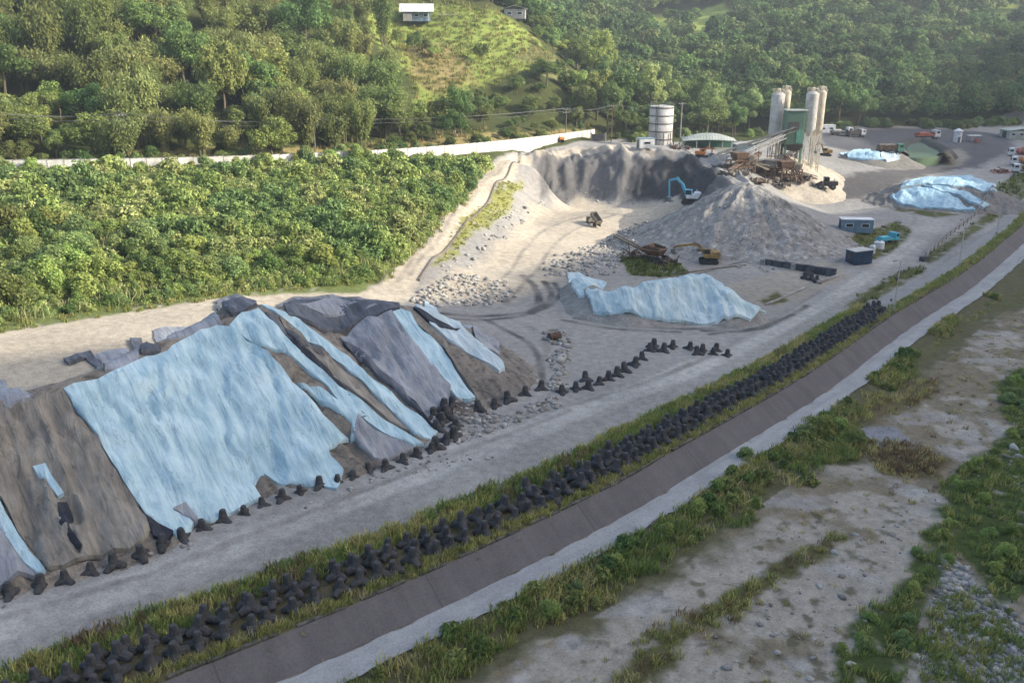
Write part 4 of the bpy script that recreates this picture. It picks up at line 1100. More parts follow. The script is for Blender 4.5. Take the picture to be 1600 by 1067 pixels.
# ---- wooded hills: candidates on a jittered grid
def jitter(x0, x1, y0, y1, st, seed):
    g = np.random.default_rng(seed)
    X, Y = np.meshgrid(np.arange(x0, x1, st), np.arange(y0, y1, st)); X[1::2] += st / 2
    X = X.ravel() + g.uniform(-.42, .42, X.size) * st; Y = Y.ravel() + g.uniform(-.42, .42, Y.size) * st
    return X, Y
WALLP = [pz(*w) for w in WALL]
def inside(px, py, pts): return poly_sd(px, py, pts) > 0
X, Y = jitter(-200, 340, 150, 720, 6.9, 11)
far = Y > 430
keep = ~far | (np.random.default_rng(5).random(len(X)) < .62)
X, Y = X[keep], Y[keep]
Z = gnd(X, Y); PX, PY = project(X, Y, Z); TX, TY = project(X, Y, Z + 8)
dw, sw, sidew, _f = seg_dist(X, Y, WALLP)
behind = sidew * 1.0 > 0
ok = (PX > -120) & (PX < 1760) & (TY > -260) & (PY < 268)
wallY = np.interp(PX, [w[0] for w in WALL], [w[1] for w in WALL])
okl = (PX < 940) & behind & (dw > 4.5)
FOOTR = [(935, 214), (985, 218), (1040, 214), (1130, 216), (1190, 210), (1300, 201), (1400, 196), (1500, 199), (1560, 193), (1800, 192)]
okr = (PX >= 940) & (PY < np.interp(PX, [a for a, b in FOOTR], [b for a, b in FOOTR]))
ok &= okl | okr
# leave the meadows open
nzc = fbm(X / 9, Y / 9, 33, 3)
for poly, thr in (([(575, 15), (640, 0), (760, 10), (835, 62), (885, 112), (820, 130), (760, 165), (720, 195), (650, 198), (625, 150), (605, 75)], .2), ([(830, 60), (890, 108), (955, 120), (900, 140), (850, 125)], .1),
                  ([(1000, 20), (1130, 20), (1150, 46), (1080, 64), (1005, 62)], .2), ([(1540, 15), (1620, 8), (1620, 60), (1555, 50)], .1)):
    ok &= ~(inside(PX, PY, poly) & (nzc < thr))
hx = [py_(652, 48, 332), py_(805, 12, 345)]
for h in hx: ok &= np.hypot(X - h[0], Y - h[1]) > 9
X, Y, Z, PX, PY = X[ok], Y[ok], Z[ok], PX[ok], PY[ok]
order = np.argsort(Y + np.abs(X) * .1)
nb = nt_ = 0; REST = []
for i in order:
    x, y, z, px = X[i], Y[i], Z[i], PX[i]
    left = px < 940
    bam = left and px < 620 and (fbm(np.array([x / 22]), np.array([y / 22]), 37, 2)[0] > -.06)
    r = random.random()
    edge = left and seg_dist(np.array([x]), np.array([y]), WALLP)[0][0] < 12
    if bam and nb < 200:
        put(PROTO_B[int(r * 3)], (x, y, z - .3), random.uniform(0, 6.28), 'feathery olive bamboo clump on the hillside above the white wall', 'bamboo', 'bamboo clumps above the white wall', (lambda k: (k * random.uniform(.85, 1.2), k * random.uniform(.85, 1.2), k * random.uniform(.8, 1.25)))(random.uniform(.8, 1.6)))
        nb += 1
    elif nt_ < 285:
        if left:
            p = PROTO_T[random.choice((0, 0, 1, 1, 3, 4, 5, 5))]
            lab, grp = ('leafy green tree on the hillside above the white wall', 'leafy trees above the white wall') if px < 640 else ('rounded green tree around the grassy spur below the hill house', 'trees around the grassy spur')
            sc = random.choice((random.uniform(.6, 1.2), random.uniform(1.0, 1.9))) * (.7 if edge else 1) * (.62 if 590 < px < 900 else 1)
        else:
            p = PROTO_T[random.choice((0, 0, 2, 4, 5, 1, 4))]
            lab, grp = ('dark rounded tree on the wooded slope behind the silos', 'trees on the slope behind the silos') if px < 1290 else ('dark shaded tree at the forest edge behind the far yard', 'trees at the far yard forest edge')
            sc = random.choice((random.uniform(.65, 1.2), random.uniform(1.0, 1.85)))
        put(p, (x, y, z - .3), random.uniform(0, 6.28), lab, 'tree', grp, (sc * random.uniform(.8, 1.2), sc * random.uniform(.8, 1.2), sc * random.uniform(.8, 1.35)))
        nt_ += 1
    else:
        REST.append((x, y, z))
print('trees', nt_, 'bamboo', nb, 'rest', len(REST))
# far wood that reads as one mass
def far_wood(pts, name, seed=9):
    g = np.random.default_rng(seed); pr = []
    for s in range(5):
        cc, cr, (V, F) = broad_crown(400 + s, 9.5, 4.0, clumps=30, per=34, leaf=.85)
        pr.append(V)
    VV = []; CC = []
    pal = np.array([(.105, .18, .056), (.17, .225, .073), (.135, .22, .066), (.205, .255, .092), (.08, .14, .05)])
    for (x, y, z) in pts:
        V = pr[g.integers(5)]; a = g.uniform(0, 6.28); s = g.uniform(.8, 1.55)
        R2 = np.array([[math.cos(a), -math.sin(a)], [math.sin(a), math.cos(a)]])
        W = np.empty_like(V); W[:, :2] = V[:, :2] @ R2.T * s; W[:, 2] = V[:, 2] * s * g.uniform(.85, 1.15)
        VV.append(W + np.array([x, y, z - .4]))
        c = pal[g.integers(5)] * g.uniform(.75, 1.25)
        CC.append(np.repeat(c[None] * g.uniform(.6, 1.4, (len(V) // 4, 1)), 4, 0))
    V = np.concatenate(VV); C_ = np.concatenate(CC)
    o = np_mesh(name, V, np.arange(len(V)).reshape(-1, 4), M_FAR)
    color_attr(o, C_)
    return tag(o, kind='stuff')
def attr_leaf(name, trans=.32):
    m, nt, b = mat_new(name); N = nt.nodes
    at = N.new('ShaderNodeAttribute'); at.attribute_name = 'Col'
    nt.links.new(at.outputs['Color'], b.inputs['Base Color']); b.inputs['Roughness'].default_value = .7; b.inputs['Specular IOR Level'].default_value = .15
    tr = N.new('ShaderNodeBsdfTranslucent'); mx = N.new('ShaderNodeMixShader'); mx.inputs[0].default_value = trans
    nt.links.new(at.outputs['Color'], tr.inputs['Color']); nt.links.new(b.outputs[0], mx.inputs[1]); nt.links.new(tr.outputs[0], mx.inputs[2])
    nt.links.new(mx.outputs[0], N['Material Output'].inputs['Surface'])
    return m
M_FAR = attr_leaf('far_leaf')
far_wood(REST, 'far_forest')

# ---- green slope under the white wall: shrubs and vines
SLOPE = [(-80, 276), (0, 274), (250, 270), (500, 260), (650, 252), (742, 250), (762, 262), (735, 300), (690, 345), (640, 400), (602, 440), (565, 446), (440, 448), (330, 462), (200, 476), (0, 508), (-80, 520)]
X, Y = jitter(-150, 10, 90, 260, 2.3, 21)
Z = gnd(X, Y); PX, PY = project(X, Y, Z)
ok = inside(PX, PY, SLOPE); X, Y, Z, PX, PY = X[ok], Y[ok], Z[ok], PX[ok], PY[ok]
order = np.argsort(Y); REST = []; n = 0
for i in order:
    x, y, z = X[i], Y[i], Z[i]
    tone = fbm(np.array([x / 9]), np.array([y / 9]), 39, 3)[0] + random.uniform(-.12, .12)
    p = PROTO_S[(0 if random.random() < .6 else 2) if tone > .02 else (1 if random.random() < .6 else random.choice((3, 5)))]
    if random.random() < .1: p = PROTO_S[4]
    edge = PY[i] > np.interp(PX[i], [-80, 0, 200, 440, 600], [490, 478, 450, 425, 412])
    big = random.random() < .12
    sc = (random.uniform(2.6, 3.8) if big else random.uniform(1.1, 2.4)) * (.5 if edge else 1.0)
    if n < 255:
        put(p, (x, y, z - .25), random.uniform(0, 6.28), 'bushy green shrub on the overgrown slope below the white wall', 'shrub', 'shrubs on the slope below the white wall', (sc, sc, sc * random.uniform(.8, 1.3))); n += 1
    else: REST.append((x, y, z, sc, tone))
for k in range(30):
    px = random.uniform(-20, 640); wy = np.interp(px, [w[0] for w in WALL], [w[1] for w in WALL]); zc = np.interp(px, [w[0] for w in WALL], [w[2] for w in WALL])
    x, y = pz(px, wy, zc); y -= random.uniform(2.0, 3.5); sc = random.uniform(1.6, 3.0)
    put(PROTO_S[random.choice((0, 1, 2, 3))], (x, y, float(GB(x, y)) - .2), random.uniform(0, 6.28), 'tall vine covered shrub growing up in front of the white wall', 'shrub', 'shrubs growing up in front of the white wall', (sc, sc, sc * random.uniform(1.0, 1.5)))
print('slope shrubs', n, 'rest', len(REST))
def scrub_mass(pts, name, pal, seed=3, leaf=.2, clumps=14, per=44):
    g = np.random.default_rng(seed); pr = [shrub_leaves(500 + s, Hh=1.1, clumps=clumps, per=per, leaf=leaf)[0] for s in range(5)]
    VV = []; CC = []; pal = np.array(pal)
    for (x, y, z, s, tone) in pts:
        V = pr[g.integers(5)]; a = g.uniform(0, 6.28)
        R2 = np.array([[math.cos(a), -math.sin(a)], [math.sin(a), math.cos(a)]])
        W = np.empty_like(V); W[:, :2] = V[:, :2] @ R2.T * s; W[:, 2] = V[:, 2] * s * g.uniform(.8, 1.5)
        VV.append(W + np.array([x, y, z - .2]))
        k = np.clip((tone + .25) / .5, 0, .999) * len(pal)
        c = pal[int(np.clip(k + g.uniform(-1, 1), 0, len(pal) - 1))] * g.uniform(.8, 1.2)
        CC.append(np.repeat(c[None] * g.uniform(.6, 1.4, (len(V) // 4, 1)), 4, 0))
    V = np.concatenate(VV); o = np_mesh(name, V, np.arange(len(V)).reshape(-1, 4), M_FAR); color_attr(o, np.concatenate(CC))
    return tag(o, kind='stuff')
scrub_mass(REST, 'slope_undergrowth', [(.165, .25, .09), (.205, .285, .095), (.25, .33, .10), (.305, .37, .115), (.35, .385, .145)])

# bushes at the foot of the woods
for k in range(70):
    if k < 28:
        px, py = random.uniform(945, 1205), random.uniform(208, 222); lab, grp = 'bushy green growth between the forest foot and the barn and silos', 'bushes behind the barn and silos'; sc = random.uniform(1.6, 3.2)
    else:
        px = random.uniform(1285, 1590); py = np.interp(px, [a for a, b in FOOTR], [b for a, b in FOOTR]) + random.uniform(-1, 3); lab, grp = 'dark bush along the forest foot behind the far yard', 'bushes along the far yard'; sc = random.uniform(1.6, 3.4)
    x, y = hit(px, py, GB)
    put(PROTO_F[random.choice((0, 1, 4, 5))], (x, y, float(GB(x, y)) - .2), random.uniform(0, 6.28), lab, 'bush', grp, sc)
for k in range(75):
    px = random.uniform(-40, 920); wy = np.interp(px, [w[0] for w in WALL], [w[1] for w in WALL]); zc = np.interp(px, [w[0] for w in WALL], [w[2] for w in WALL])
    x, y = pz(px, wy, zc); y += random.uniform(4.5, 11); sc = random.uniform(1.0, 2.6)
    put(PROTO_F[random.choice((1, 3, 4, 4, 5))], (x, y, float(GB(x, y)) - .2), random.uniform(0, 6.28), 'roadside bush just behind the white wall', 'bush', 'bushes just behind the white wall', sc)
# ---- grass in tufts
def grass(name, pts, pal, blades=14, h=(.5, 1.1), w=.06, lean=.5, seed=2, rad=.35):
    """pts: x, y, z, scale, palette index"""
    g = np.random.default_rng(seed); P = np.array(pts, float); N = len(P)
    base_ = np.repeat(P[:, :3], blades, 0); M = len(base_)
    a = g.uniform(0, 6.283, M); r = rad * np.sqrt(g.random(M)) * np.repeat(P[:, 3], blades)
    base_ = base_ + np.stack([np.cos(a) * r, np.sin(a) * r, np.full(M, -.05)], 1)
    hh = g.uniform(*h, M) * np.repeat(P[:, 3], blades)
    b = g.uniform(0, 6.283, M); ln = hh * lean * g.uniform(.2, 1.2, M)
    tip = base_ + np.stack([np.cos(b) * ln, np.sin(b) * ln, hh], 1)
    mid = base_ + np.stack([np.cos(b) * ln * .3, np.sin(b) * ln * .3, hh * .6], 1)
    ww = w * g.uniform(.7, 1.5, M) * np.repeat(P[:, 3], blades); q = np.stack([-np.sin(b + .5) * ww, np.cos(b + .5) * ww, np.zeros(M)], 1)
    V = np.stack([base_ - q * .6, base_ + q * .6, mid + q, mid - q, tip], 1).reshape(-1, 3)
    k = np.arange(M)[:, None] * 5
    F4 = k + np.array([[0, 1, 2, 3]]); F3 = k + np.array([[3, 2, 4, 4]])
    tri = (k + np.array([[0, 1, 2]]), k + np.array([[0, 2, 3]]), k + np.array([[3, 2, 4]]))
    o = np_mesh(name, V, np.concatenate(tri), M_FAR, k=3)
    pal = np.array(pal); c = pal[np.clip(np.repeat(P[:, 4], blades).astype(int), 0, len(pal) - 1)] * g.uniform(.6, 1.4, (M, 1))
    color_attr(o, np.repeat(c, 5, 0))
    return tag(o, kind='stuff')

PAL = [(.25, .275, .08), (.36, .35, .115), (.43, .38, .16), (.18, .25, .065), (.22, .155, .085), (.50, .43, .22)]
def gzs(x, y): return base(np.asarray(x), np.asarray(y))
g = np.random.default_rng(31)
A = []
n = 4200
s = g.uniform(S_TET0 - 25, S_TET1 + 1, n); u = g.random(n)
for si, ui in zip(s, u):
    wdt = float(road_gap(si)) + 4 * float(fbm(np.array([si / 3.0]), np.array([.5]), 81, 3)[0]) * .35
    front = g.random() < .34
    d = -g.uniform(.25, 1.55) if front else -(4.6 + (wdt - 4.6) * ui)
    x, y, a = at_rev(si, d)
    tone = float(fbm(np.array([si / 5]), np.array([d / 2]), 82, 3)[0]) + g.uniform(-.15, .15)
    idx = (1 if tone > -.1 else 0) if front else (2 if tone > .18 else 1 if tone > .05 else 3 if tone > -.12 else 4 if tone < -.2 else 0)
    if front and g.random() < .12: idx = 5
    A.append((x, y, 0, g.uniform(.55, 1.05) * (.8 if front else 1.05), idx))
s = g.uniform(S_TET1, S_TET1 + 110, 900)
for si in s:
    for d in (-g.uniform(.2, 1.9),):
        x, y, a = at_rev(si, d); A.append((x, y, 0, g.uniform(.5, 1.0), g.choice((0, 1, 3, 2, 3))))
grass('embankment_grass', A, PAL, blades=22, h=(.35, 1.0), w=.036, lean=.65, rad=.5)
# bank below the berm path and patches on the river bed
B = []; BS = []
n = 2300
s = g.uniform(S_TET0 - 25, S_TET1 + 40, n)
for si in s:
    wd = (.8 + .5 * float(fbm(np.array([si / 6]), np.array([9.]), 86, 3)[0]) * 2) * np.interp(si, [S_TET0, S_TET0 + 45, S_TET0 + 75, S_TET0 + 95, S_TET1, S_TET1 + 40], [5.5, 6.0, 6.5, 3.5, 2.5, 3])
    if si > S_TET0 + 85 and fbm(np.array([si / 9]), np.array([2.]), 83, 2)[0] < -.05: continue
    d = REV_W + BERM_W + .1 + wd * g.random() ** 1.2
    x, y, a = at_rev(si, d)
    tone = float(fbm(np.array([x / 4]), np.array([y / 4]), 84, 3)[0]) + g.uniform(-.15, .15)
    B.append((x, y, 0, g.uniform(.45, 1.2), 2 if tone > .16 else 1 if tone > .04 else 0 if tone > -.12 else 3))
    if g.random() < .09: BS.append((x, y, 0, g.uniform(.5, 1.25), tone))
def scatter(pts, n, grid=GB):
    w = hits(pts, GB); xs = [p[0] for p in w]; ys = [p[1] for p in w]
    x = g.uniform(min(xs), max(xs), n); y = g.uniform(min(ys), max(ys), n)
    m = poly_sd(x, y, w) + fbm(x / 2.5, y / 2.5, 85, 3) * 2.5 > 0
    return x[m], y[m]
RSH = []
for (pts, c), dens, kinds in zip(SCRUB + [([(1440, 960), (1500, 900), (1560, 960), (1620, 1000), (1620, 1090), (1450, 1090)], 0)], (2600, 500, 260, 220, 900, 420, 500, 500), ((0, 3, 3, 1), (0, 3, 1), (4, 4, 2), (2, 4, 1), (1, 2, 4, 0), (1, 2, 3), (0, 3, 3), (0, 3, 1))):
    x, y = scatter(pts, dens)
    for a, b in zip(x, y): B.append((a, b, 0, g.uniform(.4, 1.0), g.choice(kinds)))
x, y = scatter([(820, 1080), (1050, 930), (1300, 760), (1480, 560), (1620, 470), (1620, 720), (1500, 750), (1420, 850), (1330, 980), (1260, 1090)], 2600)
pb = fbm(x / 9, y / 9, 95, 4) + fbm(x / 2.5, y / 2.5, 96, 3) * .5
for a, b, q in zip(x, y, pb):
    if q > .02 or g.random() < .3: B.append((a, b, 0, g.uniform(.18, .6), g.choice((4, 2, 1, 5, 2))))
for k in range(150):
    si = g.uniform(S_TET0 - 20, S_TET1 + 30); d = g.choice((g.uniform(.0, .5), REV_W + g.uniform(-.1, .25), REV_W + BERM_W - g.uniform(0, .5)))
    x, y, a = at_rev(si, d); B.append((x, y, 0, g.uniform(.2, .45), g.choice((1, 0, 2))))
zz = gzs([p[0] for p in B], [p[1] for p in B]); B = [(p[0], p[1], q, p[3], p[4]) for p, q in zip(B, zz)]
grass('river_bank_grass', B, PAL, blades=26, h=(.3, 1.0), w=.038, lean=.7, seed=4, rad=.6)
zz = gzs([p[0] for p in BS], [p[1] for p in BS]); BS = [(p[0], p[1], q, p[3], p[4]) for p, q in zip(BS, zz)]
scrub_mass(BS, 'river_bank_scrub', [(.10, .17, .05), (.16, .225, .06), (.24, .27, .085)], seed=8, leaf=.26)
# single bushes of the river side
RB = [(1285, 672, 2.1, 0), (1310, 668, 1.5, 0), (1262, 682, 1.4, 1), (1165, 716, 1.25, 1), (1340, 690, 1.3, 4), (1120, 770, 1.1, 2), (1090, 795, 1.3, 0), (1040, 835, 1.0, 2), (960, 880, 1.1, 0), (860, 965, 1.2, 2), (900, 925, 1.0, 1)]
bl = ['large dark green bush beside the berm path', 'rounded green bush just right of the large dark one', 'low bush at the left side of the large dark one', 'small dark bush alone at the edge of the berm path', 'olive bush at the end of the brown scrub patch']
for k, (a, b, sc, pi) in enumerate(RB):
    x, y = hit(a, b, GB); lab = bl[k] if k < 5 else 'green bush in the tall bank grass below the berm path'
    put(PROTO_R[pi], (x, y, gz(x, y) - .1), random.uniform(0, 6.28), lab, 'bush', 'bushes in the bank grass' if k >= 5 else None, sc) if k >= 5 else put(PROTO_R[pi], (x, y, gz(x, y) - .1), random.uniform(0, 6.28), lab, 'bush', 'single bushes by the berm path', sc)
x, y = scatter(SCRUB[0][0], 330)
zz = gzs(x, y)
for a, b, c in list(zip(x, y, zz))[:70]:
    put(PROTO_R[random.choice((0, 2, 0, 2, 1, 3))], (a, b, c - .1), random.uniform(0, 6.28), 'low green bush in the river bed thicket among pale boulders', 'bush', 'bushes of the river bed thicket', random.uniform(.4, 1.15))
x, y = scatter(SCRUB[6][0], 60); zz = gzs(x, y)
for a, b, c in zip(x, y, zz):
    put(PROTO_R[random.choice((0, 1, 3))], (a, b, c - .1), random.uniform(0, 6.28), 'low green bush at the right edge of the river bed', 'bush', 'bushes at the right edge of the river bed', random.uniform(.6, 1.3))
# long grass and creepers between the shrubs of the green slope
x, y = scatter(SLOPE, 6200); zz = gzs(x, y); tn = fbm(x / 8, y / 8, 39, 3)
scrub_mass([(a, b, c, g.uniform(.6, 1.5), t_ + g.uniform(-.1, .1) + .06) for a, b, c, t_ in zip(x, y, zz, tn)], 'slope_creepers', [(.19, .275, .095), (.235, .315, .10), (.285, .36, .11), (.345, .40, .13), (.40, .43, .17)], seed=12, leaf=.2, clumps=9, per=22)
x, y = scatter(SLOPE, 2600); zz = gzs(x, y)
grass('slope_grass', [(a, b, c, g.uniform(.8, 1.5), int(g.integers(0, 4))) for a, b, c in zip(x, y, zz)], [(.22, .29, .10), (.29, .34, .12), (.34, .37, .15), (.40, .39, .19)], blades=20, h=(.5, 1.3), w=.035, lean=.9, seed=14, rad=.8)
# grass in the yard and on the open slopes
Y_ = []
for pts, n, sc, kinds in (([(672, 415), (735, 335), (795, 283), (818, 285), (800, 318), (760, 355), (715, 392), (690, 412)], 2200, .5, (2, 0, 1, 1)), ([(1325, 478), (1345, 462), (1400, 428), (1438, 416), (1445, 424), (1405, 447), (1340, 480)], 420, .8, (0, 3, 1, 3)),
                   ([(1452, 400), (1500, 365), (1560, 322), (1600, 295), (1620, 300), (1560, 340), (1500, 380), (1456, 408)], 420, .7, (0, 3, 1)), ([(1530, 312), (1565, 285), (1600, 268), (1640, 275), (1600, 296), (1560, 318)], 600, 1.2, (0, 3, 3)),
                   ([(968, 405), (1000, 400), (1060, 415), (1075, 428), (1030, 434), (985, 430)], 420, .7, (3, 3, 0)), ([(1310, 378), (1350, 362), (1400, 345), (1425, 360), (1405, 385), (1360, 408), (1330, 410)], 420, .7, (3, 0, 4)),
                   ([(0, 500), (200, 470), (440, 440), (590, 428), (640, 385), (735, 285), (750, 285), (650, 400), (600, 446), (440, 456), (200, 488), (0, 520)], 5200, .75, (1, 0, 0, 2, 1)),
                   ([(-20, 262), (250, 256), (500, 246), (650, 238), (850, 214), (930, 205), (930, 196), (800, 200), (500, 230), (200, 240), (-20, 248)], 1500, 1.3, (2, 5, 2, 1)),
                   ([(575, 15), (640, 0), (760, 10), (835, 62), (885, 112), (800, 122), (735, 150), (700, 172), (655, 172), (640, 120), (610, 75)], 2600, 1.3, (0, 0, 1, 1, 2))):
    x, y = scatter(pts, n); zz = gzs(x, y)
    Y_ += [(a, b, c, sc * g.uniform(.6, 1.2), g.choice(kinds)) for a, b, c in zip(x, y, zz)]
grass('yard_grass', Y_, [(.19, .22, .055), (.25, .25, .075), (.33, .28, .11), (.10, .13, .04), (.15, .10, .055), (.38, .31, .16)], blades=12, h=(.4, 1.0), w=.07, seed=6, rad=.6)

for o in PROTO_T + PROTO_B + PROTO_S + PROTO_F + PROTO_R:
    if o.name not in USED:
        for ch in list(o.children): bpy.data.objects.remove(ch)
        bpy.data.objects.remove(o)
# ---- loose stone
def rocks(name, pts, mat, seed=1, flat=.7):
    g = np.random.default_rng(seed)
    t = (1 + 5 ** .5) / 2
    b = unit(np.array([(-1, t, 0), (1, t, 0), (-1, -t, 0), (1, -t, 0), (0, -1, t), (0, 1, t), (0, -1, -t), (0, 1, -t), (t, 0, -1), (t, 0, 1), (-t, 0, -1), (-t, 0, 1)], float))
    f = np.array([(0, 11, 5), (0, 5, 1), (0, 1, 7), (0, 7, 10), (0, 10, 11), (1, 5, 9), (5, 11, 4), (11, 10, 2), (10, 7, 6), (7, 1, 8), (3, 9, 4), (3, 4, 2), (3, 2, 6), (3, 6, 8), (3, 8, 9), (4, 9, 5), (2, 4, 11), (6, 2, 10), (8, 6, 7), (9, 8, 1)])
    P = np.array(pts, float); N = len(P)
    sc = P[:, 3][:, None] * g.uniform(.6, 1.3, (N, 3)) * np.array([1, 1, flat])
    V = b[None] * sc[:, None, :] * g.uniform(.6, 1.2, (N, 12, 1))
    a = g.uniform(0, 6.28, N); c, s_ = np.cos(a)[:, None], np.sin(a)[:, None]
    x = V[..., 0] * c - V[..., 1] * s_; y = V[..., 0] * s_ + V[..., 1] * c
    V = np.stack([x, y, V[..., 2]], -1) + P[:, None, :3] + np.array([0, 0, .12]) * P[:, 3][:, None, None]
    F = (f[None] + (np.arange(N) * 12)[:, None, None]).reshape(-1, 3)
    o = np_mesh(name, V.reshape(-1, 3), F, mat, k=3)
    tn = g.uniform(.55, 1.35, N); col = np.array([(.30, .29, .27)]) * tn[:, None]
    color_attr(o, np.repeat(col, 12, 0))
    return tag(o, kind='stuff')
M_ROCK = ground_mat('loose_stone', bump=.05, var=.3)
def rock_fill(pts, n, smin, smax, fn=None):
    x, y = scatter(pts, n); zz = (fn or ground)(x, y)
    return [(a, b, c, smin + (smax - smin) * g.random() ** 2.5) for a, b, c in zip(x, y, zz)]
RK = rock_fill([(690, 420), (740, 375), (800, 325), (860, 300), (880, 310), (830, 335), (790, 372), (740, 412), (700, 430)], 1100, .15, .7)
RK += rock_fill([(840, 420), (880, 395), (940, 375), (1000, 345), (1040, 350), (1010, 380), (970, 410), (960, 430), (900, 432), (850, 432)], 1900, .15, .75)
RK += rock_fill([(640, 465), (680, 440), (730, 430), (790, 440), (810, 465), (770, 480), (700, 478), (650, 480)], 800, .15, .65)
RK += rock_fill([(850, 520), (880, 512), (895, 530), (885, 570), (880, 610), (862, 610), (858, 570), (865, 545)], 420, .15, .7)
RK += rock_fill([(690, 640), (740, 640), (800, 645), (870, 620), (885, 635), (820, 655), (740, 680), (712, 700), (700, 670)], 1100, .12, .5)
RK += rock_fill([(560, 750), (700, 705), (790, 712), (740, 722), (640, 740), (580, 760)], 160, .1, .3)
RK += rock_fill([(0, 930), (300, 845), (540, 760), (690, 705), (690, 715), (540, 775), (300, 860), (0, 950)], 700, .08, .35)
RK += rock_fill([(1000, 360), (1100, 398), (1200, 410), (1310, 395), (1310, 402), (1200, 425), (1110, 418), (1010, 380)], 420, .15, .7)
RK += rock_fill([(1030, 365), (1165, 330), (1300, 380), (1250, 395), (1130, 405), (1040, 385)], 700, .08, .3)
RK += rock_fill([(840, 292), (900, 290), (1000, 295), (1020, 315), (900, 314), (845, 318)], 500, .08, .4)
rocks('rubble', RK, M_ROCK, 5)
CB = rock_fill([(1455, 930), (1500, 870), (1560, 950), (1620, 980), (1620, 1090), (1440, 1090)], 3000, .06, .42, gzs)
CB += rock_fill([(1560, 700), (1620, 680), (1620, 860), (1590, 820)], 300, .12, .6, gzs)
CB += rock_fill([(820, 1080), (1050, 930), (1300, 760), (1480, 560), (1620, 470), (1620, 720), (1500, 750), (1420, 850), (1330, 980), (1260, 1090)], 4200, .04, .17, gzs)
CB += rock_fill([(1000, 1080), (1300, 850), (1450, 760), (1420, 880), (1300, 1080)], 260, .15, .45, gzs)
rocks('river_cobbles', CB, M_ROCK, 6)
# ------------------------------------------------------------------ materials for built things
M_CONC = paint('concrete', (.34, .33, .31), rough=.9, c2=(.22, .21, .20), scale=.6, bump=.03)
M_DCONC = paint('dark_concrete', (.10, .105, .115), rough=.9, c2=(.05, .052, .06), scale=.7, bump=.03)
M_WHITEW = paint('white_panel', (.66, .65, .62), rough=.8, c2=(.46, .45, .41), scale=.25)
M_SILO = paint('silo_paint', (.56, .545, .52), rough=.6, c2=(.36, .345, .32), scale=.35)
M_SILOY = paint('silo_cream', (.60, .55, .43), rough=.65, c2=(.40, .35, .27), scale=.5)
M_STEEL = paint('dull_steel', (.20, .20, .21), rough=.5, metal=.3, c2=(.12, .115, .11), scale=1.2)
M_DSTEEL = paint('dark_steel', (.05, .052, .058), rough=.6, c2=(.085, .065, .05), scale=1.2)
M_RUST = paint('rusty_steel', (.175, .105, .065), rough=.9, c2=(.085, .055, .04), scale=1.3)
M_GREEN = paint('green_cladding', (.13, .22, .155), rough=.6, c2=(.09, .16, .115), scale=.4)
M_PGREEN = paint('pale_green_roof', (.45, .48, .42), rough=.7, c2=(.32, .35, .31), scale=.3)
M_TEALG = paint('teal_green_paint', (.10, .27, .20), rough=.5, c2=(.07, .2, .15))
M_ORANGE = paint('orange_paint', (.62, .22, .04), rough=.5, c2=(.42, .15, .04), scale=.9)
M_YELL = paint('yellow_paint', (.40, .25, .06), rough=.6, c2=(.16, .11, .06), scale=.9)
M_REDP = paint('faded_red_paint', (.48, .13, .07), rough=.5, c2=(.34, .10, .06), scale=.8)
M_SKYB = paint('sky_blue_paint', (.10, .42, .60), rough=.4, c2=(.08, .32, .46), scale=.8)
M_WHITE = paint('white_paint', (.76, .77, .77), rough=.45, c2=(.58, .58, .57), scale=.9)
M_BLUEG = paint('blue_grey_paint', (.20, .29, .36), rough=.55, c2=(.14, .20, .26), scale=.7)
M_DBLUE = paint('dark_blue_paint', (.035, .07, .12), rough=.55, c2=(.025, .045, .08), scale=.7)
M_TEAL = paint('turquoise_sheet', (.10, .46, .56), rough=.5, c2=(.08, .33, .42), scale=.8)
M_RUBBER = paint('rubber', (.025, .025, .026), rough=.9, c2=(.06, .055, .05), scale=3)
M_GLASS = paint('dark_glass', (.02, .026, .03), rough=.15, spec=.6, var=.1)
M_BELT = paint('belt', (.30, .28, .25), rough=.9, c2=(.2, .18, .16))
M_TIMBER = paint('weathered_wood', (.22, .19, .16), rough=.9, c2=(.14, .12, .10), scale=1.5)
M_MUD = paint('muddy_paint', (.25, .215, .17), rough=.9, c2=(.16, .14, .11), scale=1.2)

def at(px, py, dz=0.0):
    x, y = hit(px, py); return (x, y, gz(x, y) + dz)
def face(px0, py0, px1, py1):
    a, b = hit(px0, py0), hit(px1, py1); return math.atan2(b[1] - a[1], b[0] - a[0])

def wheels(t, pos, r=.52, w=.4, name='wheel'):
    for (x, y) in pos:
        mb = MB(); mb.tube([(x, y - w / 2, r), (x, y - w / 2 + .05, r), (x, y + w / 2 - .05, r), (x, y + w / 2, r)], [r * .9, r, r, r * .9], n=14)
        o = mb.build(name, M_RUBBER, t, smooth=True)
        MB().tube([(x, y - w / 2 - .03, r), (x, y + w / 2 + .03, r)], r * .45, n=10).build('rim', M_STEEL, o)

